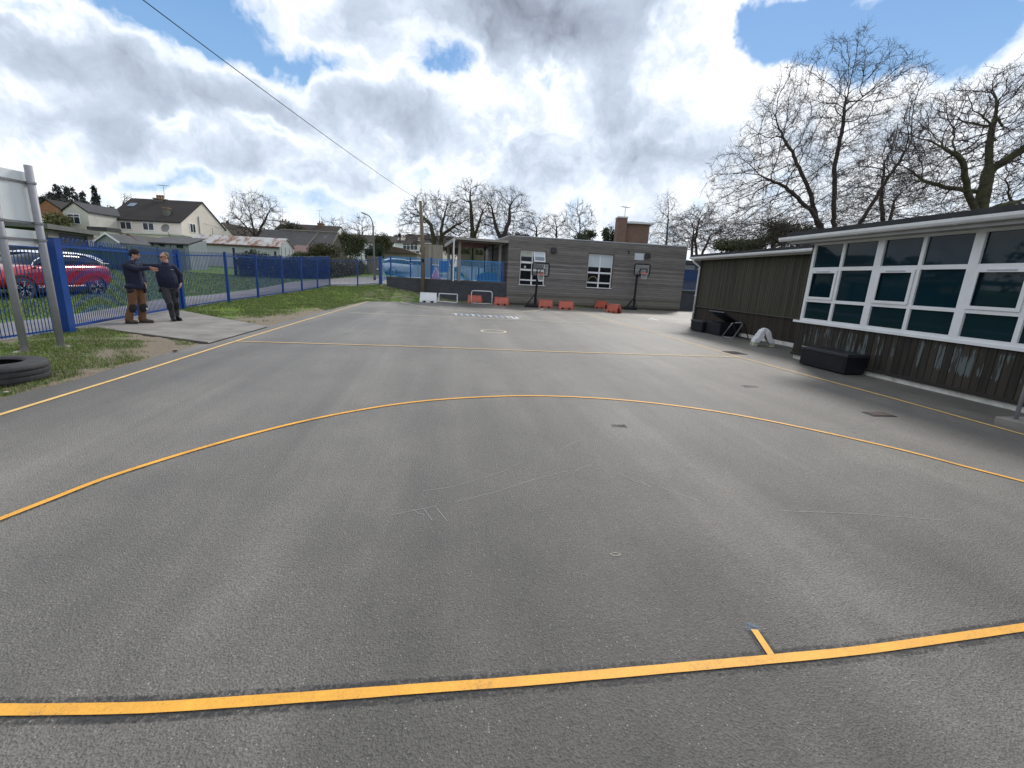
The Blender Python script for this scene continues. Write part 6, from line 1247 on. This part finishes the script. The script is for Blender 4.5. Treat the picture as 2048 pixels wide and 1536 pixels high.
def px_crown(pxc,pyc,rpx,rpy,X,s,zg,dy=0,ry=None):
    x,z=LX(pxc,pyc,s); k=s/FPX; rx=rpx*k*1.03; return (x-X,dy,z-zg,rx,ry if ry else rx,rpy*k*1.03)
Q=np.random.default_rng(11)
# tall spreading tree, centre right
s=25; X=LX(1672,455,s)[0]; zg=0
cr_=[px_crown(1640,330,150,200,X,s,zg),px_crown(1530,380,110,110,X,s,zg),px_crown(1740,300,100,150,X,s,zg),px_crown(1690,222,90,66,X,s,zg),px_crown(1480,400,60,50,X,s,zg),px_crown(1585,270,80,80,X,s,zg)]
def tpx(L_,dys): return [(LX(px,py,s)[0]-X,dy,LX(px,py,s)[1]-zg) for (px,py),dy in zip(L_,dys)]
tr_=[[(0,0,-.2)]+tpx([(1668,470),(1668,400),(1672,330),(1690,255),(1698,195)],[0,0,.1,.2,.2]),[(0,0,-.2)]+tpx([(1650,470),(1638,390),(1615,310),(1590,240)],[.4,.6,1.,1.4]),[(.0,0,-.2)]+tpx([(1640,478),(1600,430),(1540,385),(1490,370)],[-.6,-1,-1.4,-1.8]),[(0,0,-.2)]+tpx([(1700,460),(1735,380),(1770,310)],[-.5,-1,-1.4])]
bare_tree('bare_tree','tall bare tree with many rising stems and opening buds behind the olive classroom',X,s,zg,cr_,tr_,5600,Q,D=.22,di=2.4,dk=.34,up=.12,wig=.18,rt=.0072,twigs=3,tl=.50,bark=BARK,buds=15000,rmax=.22,bud=mat('grey_bud',(.16,.15,.11),(.12,.12,.08),2,.8))
# oak at the right edge
s=27; X=LX(1958,430,s)[0]; zg=0
def tpx(L_,dys): return [(LX(px,py,s)[0]-X,dy,LX(px,py,s)[1]-zg) for (px,py),dy in zip(L_,dys)]
cr_=[px_crown(1950,292,128,112,X,s,zg),px_crown(1880,290,75,80,X,s,zg),px_crown(2050,248,110,108,X,s,zg),px_crown(2120,310,90,115,X,s,zg),px_crown(1850,330,45,50,X,s,zg)]
tr_=[[(0,0,-.2)]+tpx([(1958,430),(1968,385)],[0,0])+tpx([(1985,340),(1990,285),(2010,225)],[.2,.3,.5]),[(0,0,-.2)]+tpx([(1950,425),(1920,385),(1900,340),(1880,320),(1850,315)],[-.1,-.4,-.8,-1,-1.3]),[(0,0,-.2)]+tpx([(1968,425),(2010,410),(2060,400)],[.1,.3,.6]),tpx([(1968,385),(1930,370),(1900,350)],[0,.9,1.6]),tpx([(1985,340),(2030,300),(2070,240)],[.2,-.6,-1.2])]
bare_tree('oak_tree','gnarled bare oak with mossy twisting limbs, cut off by the right edge',X,s,zg,cr_,tr_,6000,Q,D=.24,di=1.9,dk=.34,up=.0,wig=.34,rt=.0095,twigs=3,tl=.42,bark=BARKM,rmax=.40,tmin=.04)
# slimmer tree between them
s=33; X=LX(1770,455,s)[0]
def tpx(L_,dys): return [(LX(px,py,s)[0]-X,dy,LX(px,py,s)[1]) for (px,py),dy in zip(L_,dys)]
bare_tree('bare_tree','slimmer bare tree standing between the tall tree and the oak, further back',X,s,0,[px_crown(1770,370,75,90,X,s,0),px_crown(1800,410,110,55,X,s,0),px_crown(1725,400,60,60,X,s,0)],[[(0,0,-.2)]+tpx([(1768,465),(1762,400),(1768,330)],[0,0,0]),[(0,0,-.2)]+tpx([(1775,460),(1800,400)],[0,.5])],2800,Q,D=.28,di=2.6,dk=.45,up=.05,wig=.24,rt=.009,tl=.6,twigs=4,rmax=.2)
s=38
def bt(label,pxb,s,cr,natt,**k):
    natt=int(natt*2.6)
    X=LX(pxb,500,s)[0]; g=s*H3+X*R3; zg=zt(g[0],g[1]); C_=[px_crown(*c,X,s,zg) for c in cr]; top=max(c[2] for c in C_)
    tr=k.pop('tr',None)
    if tr is None: trs=[[(0,0,-.3),(0,0,min(c[2]-c[5] for c in C_)*.85+.4),(C_[0][0]*.6,0,C_[0][2])]]
    else: trs=[[(0,0,-.3)]+[(LX(a,b_,s)[0]-X,dy,LX(a,b_,s)[1]-zg) for a,b_,dy in L_] for L_ in tr]
    D=k.pop('D',s*.0082); return bare_tree(k.pop('name','bare_tree'),label,X,s,zg,C_,trs,natt,Q,D=D,di=k.pop('di',D*9),dk=k.pop('dk',D*1.6),twigs=k.pop('twigs',4),rt=k.pop('rt',s*.00030),tl=k.pop('tl',s*.016),tmin=k.pop('tmin',s*.0017),**k)
bt('bare tree standing low behind the left end of the olive classroom',1400,48,[(1400,460,55,42),(1440,470,50,35)],1500,wig=.3,rmax=.2,tr=[[(1395,520,0),(1390,480,0),(1398,440,0)],[(1400,520,0),(1425,470,.5)]])
bt('oak with a forked trunk just right of the telegraph pole',872,50,[(872,440,66,45),(835,455,40,32),(915,450,40,35)],2400,name='oak_tree',wig=.30,rmax=.42,bark=BARKM,tr=[[(882,495,0),(882,460,0),(890,425,0)],[(868,480,0),(862,450,0),(840,430,.5)],[(884,470,0),(915,450,-.5)]])
bt('tall bare oak behind the canopy, left of the two rounded ones',945,50,[(945,425,46,54),(930,400,30,30)],2000,name='oak_tree',wig=.26,rmax=.34,bark=BARKM,tr=[[(945,480,0),(943,430,0),(940,395,0)],[(950,470,0),(965,420,.5)]])
bt('bare oak with a leaning bowed trunk, behind the left end of the timber block',1005,47,[(1010,430,50,48),(985,415,32,38),(1040,435,26,32)],2200,name='oak_tree',wig=.30,rmax=.34,bark=BARK,tr=[[(1003,480,0),(992,455,0),(985,425,0)],[(1003,480,0),(1018,445,0),(1020,410,.4)]])
bt('small bare tree above the left window of the timber block',1072,56,[(1072,455,34,26),(1052,460,22,20)],1100,wig=.22,rmax=.14)
bt('small bare tree between the two windows, above the roof line',1112,60,[(1112,455,28,26)],1000,wig=.22,rmax=.14)
bt('slender pale birch with fine upright branches above the timber block',1158,58,[(1158,450,32,36)],1300,up=.25,wig=.15,rmax=.12,bark=BARKP)
bt('tall weeping birch right of the brick tower',1333,50,[(1333,425,16,38),(1325,470,24,30)],1500,name='birch_tree',up=.15,wig=.15,droop=.55,rmax=.14,tl=1.5,bark=BARKP)
bt('rounded bare tree with dense fine branches beside the weeping birch',1385,55,[(1385,462,48,36)],1500,wig=.2,up=.1,rmax=.16)
bt('round crowned bare tree between the cream house and the old barn',512,62,[(512,432,46,42),(512,455,50,28)],2600,wig=.14,up=.12,rmax=.3,buds=5000,bud=mat('pale_bud',(.26,.26,.18),None,3,.8),tr=[[(512,480,0),(505,450,0),(500,425,0)],[(515,470,0),(530,430,.5)],[(508,470,0),(480,440,0)]])
bt('small bare tree beyond the cream gable',447,90,[(447,455,22,14)],500,rmax=.2)
bt('bare tree behind the white gabled house',672,100,[(672,460,28,22)],800,rmax=.2)
bt('faint bare tree left of the street lamp',725,105,[(725,460,24,26)],700,rmax=.2,bark=BARKP)
bt('faint bare tree above the dormered roofs far left',255,95,[(255,398,14,10)],250,rmax=.1)
bt('low scrubby bare tree behind the olive classroom roof',1545,36,[(1545,460,60,30),(1480,470,50,26)],1300,wig=.35,rmax=.14)
# ---------------------------------------------------------------- evergreens, bushes, hedges
def leaves(P_,size,q,mt,parent,name='foliage'):
    m_=len(P_); a=q.normal(size=P_.shape);a/=np.linalg.norm(a,axis=1)[:,None]; b_=np.cross(a,q.normal(size=P_.shape));b_/=np.linalg.norm(b_,axis=1)[:,None]; sz=(size*q.uniform(.5,1.4,m_))[:,None]
    V_=np.stack([P_-a*sz,P_+b_*sz*.55,P_+a*sz,P_-b_*sz*.55],1).reshape(-1,3); return npmesh(name,V_,np.arange(4*m_).reshape(-1,4),mt,parent)
def bush(name,label,cat,pxc,pyc,rpx,rpy,s,n,size,mts,q=Q,stem=True,group=None,ry=None,bumps=9):
    X,zc=LX(pxc,pyc,s); g=s*H3+X*R3; zg=zt(g[0],g[1]); k=s/FPX; rx,rz_=rpx*k,rpy*k; ry=ry or rx*.8; t=bgthing(name,label,cat,X,s,zg,group); zc-=zg
    C_=[(0,0,zc,rx*.8,ry*.8,rz_*.8)]
    for i in range(bumps): a=q.uniform(0,2*math.pi); e=q.uniform(-.6,1); C_.append((math.cos(a)*rx*.62,math.sin(a)*ry*.62,zc+e*rz_*.6,rx*q.uniform(.25,.45),ry*.4,rz_*q.uniform(.25,.5)))
    vol=np.array([c[3]*c[4]*c[5] for c in C_]);vol/=vol.sum(); AT=[]
    for c,v in zip(C_,vol):
        m_=int(n*v)+1; d=q.normal(size=(m_,3)); d/=np.linalg.norm(d,axis=1)[:,None]; r_=q.random(m_)**(1/2.4); r_*=1+.13*q.normal(size=m_)+.22*np.sin(d[:,0]*7+d[:,2]*9+len(AT)*2)*np.sin(d[:,1]*8+2); AT.append(np.array(c[:3])+d*r_[:,None]*np.array(c[3:]))
    P_=np.concatenate(AT); kk=(np.sin(P_[:,0]*3/rx*1.7+P_[:,2]*4/rz_)+np.sin(P_[:,1]*5/ry+P_[:,0]*4/rx)+q.normal(0,.7,len(P_)))>-1.25; P_=P_[kk&(P_[:,2]>.02)]
    per=np.array_split(q.permutation(len(P_)),len(mts))
    vv=[];mi=[]
    lt=leaves(P_,size,q,list(mts),t); lt.data.polygons.foreach_set('material_index',q.integers(0,len(mts),len(P_)).astype(np.int32)); lt.data.update()
    if stem:
        b=MB()
        for i in range(5): a=q.uniform(0,6.28); b.tube([(0,0,-.1),(math.cos(a)*rx*.2,math.sin(a)*ry*.2,zc*.6),(math.cos(a)*rx*.5,math.sin(a)*ry*.5,zc+rz_*.3)],[.06,.045,.02],5)
        b.build('stem' if cat!='tree' else 'trunk',BARK,t)
    return t
def hedge(label,pts,h,wd,n,size,mts,q=Q,name='hedge'):
    # pts: world xy polyline
    t=thing(name,label,'hedge',(pts[0][0],pts[0][1],zt(*pts[0]))); P_=[]
    L=[math.dist(pts[i],pts[i+1]) for i in range(len(pts)-1)]
    for i,l in enumerate(L):
        m_=int(n*l/sum(L)); u=q.random(m_); a=np.array(pts[i]);c=np.array(pts[i+1]); d=(c-a)/l; nn=np.array([-d[1],d[0]]); w_=q.uniform(-1,1,m_); hh=h*(1+.22*hn(u*l+i*7,0*u,1.3)+.1*hn(u*l,0*u,5,2)); z=q.random(m_)**.8*hh*np.sqrt(np.maximum(0,1-(.75*w_)**2)); xy=a+np.outer(u*l,d)+np.outer(w_*wd/2,nn); P_.append(np.column_stack([xy,z]))
    P_=np.concatenate(P_); P_[:,2]+=ztn(P_[:,0],P_[:,1])-t.location.z; P_[:,:2]-=np.array(pts[0])[None]; P_+=q.normal(0,.06,P_.shape)
    lt=leaves(P_,size,q,list(mts),t); lt.data.polygons.foreach_set('material_index',q.integers(0,len(mts),len(P_)).astype(np.int32)); lt.data.update(); return t
def w2(px,s): X,_=LX(px,540,s); p=s*H3+X*R3; return (float(p[0]),float(p[1]))
hedge('dark bramble hedge behind the blue railing, in front of the corrugated garage',[w2(476,31),w2(560,32.5),w2(600,33.5),w2(655,35.5)],1.55,1.4,20000,.06,[LEAFD,LEAFD,LEAFM])
hedge('brown leafy bank beside the path, between the hedge and the street lamp',[w2(658,36),w2(690,42),w2(722,50)],1.5,1.6,12000,.07,[LEAFB,LEAFM,LEAFB])
hedge('low grey-green scrub in the field at the far side of the car',[w2(60,24.5),w2(150,26),w2(265,28)],.35,.8,5000,.05,[LEAFM,LEAFD])
bush('bush','brown-green rounded bush right of the red roofed lean-to','bush',650,505,32,22,44,9000,.075,[LEAFB,LEAFM,LEAFB])
bush('bush','tall olive-green shrub in front of the white gabled house','bush',705,492,27,30,50,9000,.085,[LEAFM,LEAFO,LEAFB])
bush('bush','low green bush against the corrugated garage wall','bush',608,512,24,10,44,4000,.06,[LEAFM,LEAFO])
bush('bush','dark evergreen bush at the foot of the street lamp','bush',748,508,20,22,58,6000,.09,[LEAFD])
bush('evergreen_tree','brown-green rounded tree just right of the street lamp','tree',765,485,20,22,70,7000,.11,[LEAFB,LEAFM])
bush('evergreen_tree','dark conifer top peeping between the two far gables','tree',795,482,8,16,110,2500,.16,[LEAFC])
bush('bush','dark evergreen bush right of the telegraph pole','bush',860,503,20,12,48,6000,.08,[LEAFD,LEAFM])
bush('hedge','green sloping hedge seen under the canopy roof','hedge',960,505,40,14,56,6000,.10,[LEAFM,LEAFO])
bush('bush','grey-green bushes between the telegraph pole oak and the canopy','bush',905,498,24,16,56,5000,.09,[LEAFM,LEAFB])
bush('bush','dark bush at the base of the rounded oaks behind the canopy','bush',1030,478,36,14,60,6000,.10,[LEAFB,LEAFC])
bush('evergreen_tree','dark green evergreen above the roof between the windows','tree',1170,474,24,17,52,2600,.085,[LEAFD,LEAFM])
bush('evergreen_tree','pointed dark evergreen left of the brick tower','tree',1217,474,15,25,50,2800,.085,[LEAFD,LEAFD,LEAFM])
bush('bush','mixed green thicket behind the left end of the olive classroom','bush',1480,492,50,16,34,9000,.07,[LEAFM,LEAFB,LEAFO])
bush('bush','brown-green thicket under the tall bare tree','bush',1575,472,60,30,33,12000,.07,[LEAFB,LEAFM,LEAFC])
bush('blossom_tree','pale yellow-green blossoming shrub in front of the red brick house','tree',118,448,24,24,45,3500,.09,[LEAFY,LEAFY,LEAFM],bumps=12)
bush('bush','small leafless brown scrub by the cream gable','bush',485,470,25,18,80,3000,.12,[LEAFB])
bush('bush','dark bush on the slope behind the barn','bush',585,462,30,20,70,6000,.11,[LEAFC,LEAFB])
# conifers on the rise, far left
def conifer(label,px,pyt,pyb,wpx,s,n=4500,pw_=.55):
    X,zt_=LX(px,pyt,s); g=s*H3+X*R3; zg=zt(g[0],g[1]); t=bgthing('conifer_tree',label,'tree',X,s,zg,'conifers on the rise behind the cream house'); Ht=zt_-zg; w_=wpx*s/FPX; q=Q
    b=MB(); b.tube([(0,0,-.2),(0,0,Ht*.97)],[.25,.04],6); b.build('trunk',BARK,t)
    nb=46; br_=[]
    for k in range(nb):
        h=(k+q.random())/nb; a=q.uniform(0,6.283); L=w_*(1-h)**pw_*q.uniform(.6,1.15)+.2; m_=int(n/nb*(.4+1.4*(1-h))); u=q.random(m_)**.7*L; z=Ht*.15+h*Ht*.86-u*.22+q.normal(0,.25,m_); wv_=q.normal(0,.35,m_)*(1-u/L*.5); br_.append(np.column_stack([np.cos(a)*u-np.sin(a)*wv_,np.sin(a)*u+np.cos(a)*wv_,z]))
    leaves(np.concatenate(br_),.22,q,LEAFC,t,'crown')
for px,pt_,w_,s,lb,pw_ in ((96,384,26,120,'broad dark conifer furthest left, above the red brick house',.45),(112,371,24,118,'tall dark conifer second from the left in the far clump',.6),(127,375,26,122,'dark conifer in the middle of the far clump',.45),(141,376,26,119,'blunt dark conifer right of the middle of the far clump',.4),(165,385,16,121,'shorter dark conifer near the right of the far clump',.6),(187,374,18,116,'slim pointed conifer standing at the right end of the far clump',.75),(86,396,20,116,'low dark conifer partly behind the sign board',.5)): conifer(lb,px,pt_,430,w_,s,pw_=pw_)
bush('evergreen_tree','dark spreading evergreen mass under the conifers on the rise','tree',140,418,56,22,112,9000,.26,[LEAFC])
# unseen trees added beyond the left edge to darken the classroom window reflections
def reflection_tree(label,x,y,h,w_,n,mts):
    zg=zt(x,y); t=thing('evergreen_tree',label,'tree',(x,y,zg),0,'unseen evergreens added for the window reflections'); b=MB(); b.tube([(0,0,-.2),(.1,0,h*.5),(0,0,h*.85)],[.35,.22,.06],8); b.build('trunk',BARK,t)
    hh=Q.random(n); r_=w_*np.sin(np.clip(hh*1.05+.05,0,1)*math.pi)**.6*np.sqrt(Q.random(n)); a=Q.uniform(0,6.283,n); r_=r_*(1+.25*np.sin(a*5+hh*11)); P_=np.column_stack([r_*np.cos(a),r_*np.sin(a),h*.08+hh*h*.92]); lt=leaves(P_,.30,Q,list(mts),t,'crown'); lt.data.polygons.foreach_set('material_index',Q.integers(0,len(mts),len(P_)).astype(np.int32))
reflection_tree('unseen tall dark evergreen, added for the classroom window reflections',-47,22,13,6,9000,[LEAFD,LEAFC]); reflection_tree('unseen broad dark evergreen, added for reflections in the nearest window panes',-34,8,11,6,9000,[LEAFC,LEAFM]); reflection_tree('unseen dark green spreading tree, added far left for the window reflections',-40,-6,13,8,9000,[LEAFD,LEAFM]); reflection_tree('unseen dark green tree nearest the viewer, added left for the window reflections',-26,-16,10,6,8000,[LEAFD,LEAFM])
# distant tree line closing the horizon
def belt(az0,az1,r_,h,n,label):
    P_=[]; a=Q.uniform(az0,az1,n); rr=r_+Q.uniform(-8,8,n); x=np.sin(a)*rr; y=np.cos(a)*rr; hh=h*(1+.3*hn(a*60,0*a,1.1)+.15*hn(a*60,0*a,4.1,2)); z=Q.random(n)**.9*hh; zz=ztn(x,y); P_=np.column_stack([x,y,z+zz]); lt=leaves(P_,.55,Q,[LEAFC,LEAFB,LEAFM],None,'far_woodland'); lt.data.polygons.foreach_set('material_index',Q.integers(0,3,n).astype(np.int32)); setp(lt,label=label,cat='woodland',kind='stuff')
belt(R(-50),R(75),150,7,30000,'far off belt of trees closing the horizon all round')
belt(R(75),R(310),120,9,16000,'far off belt of trees behind the viewer')
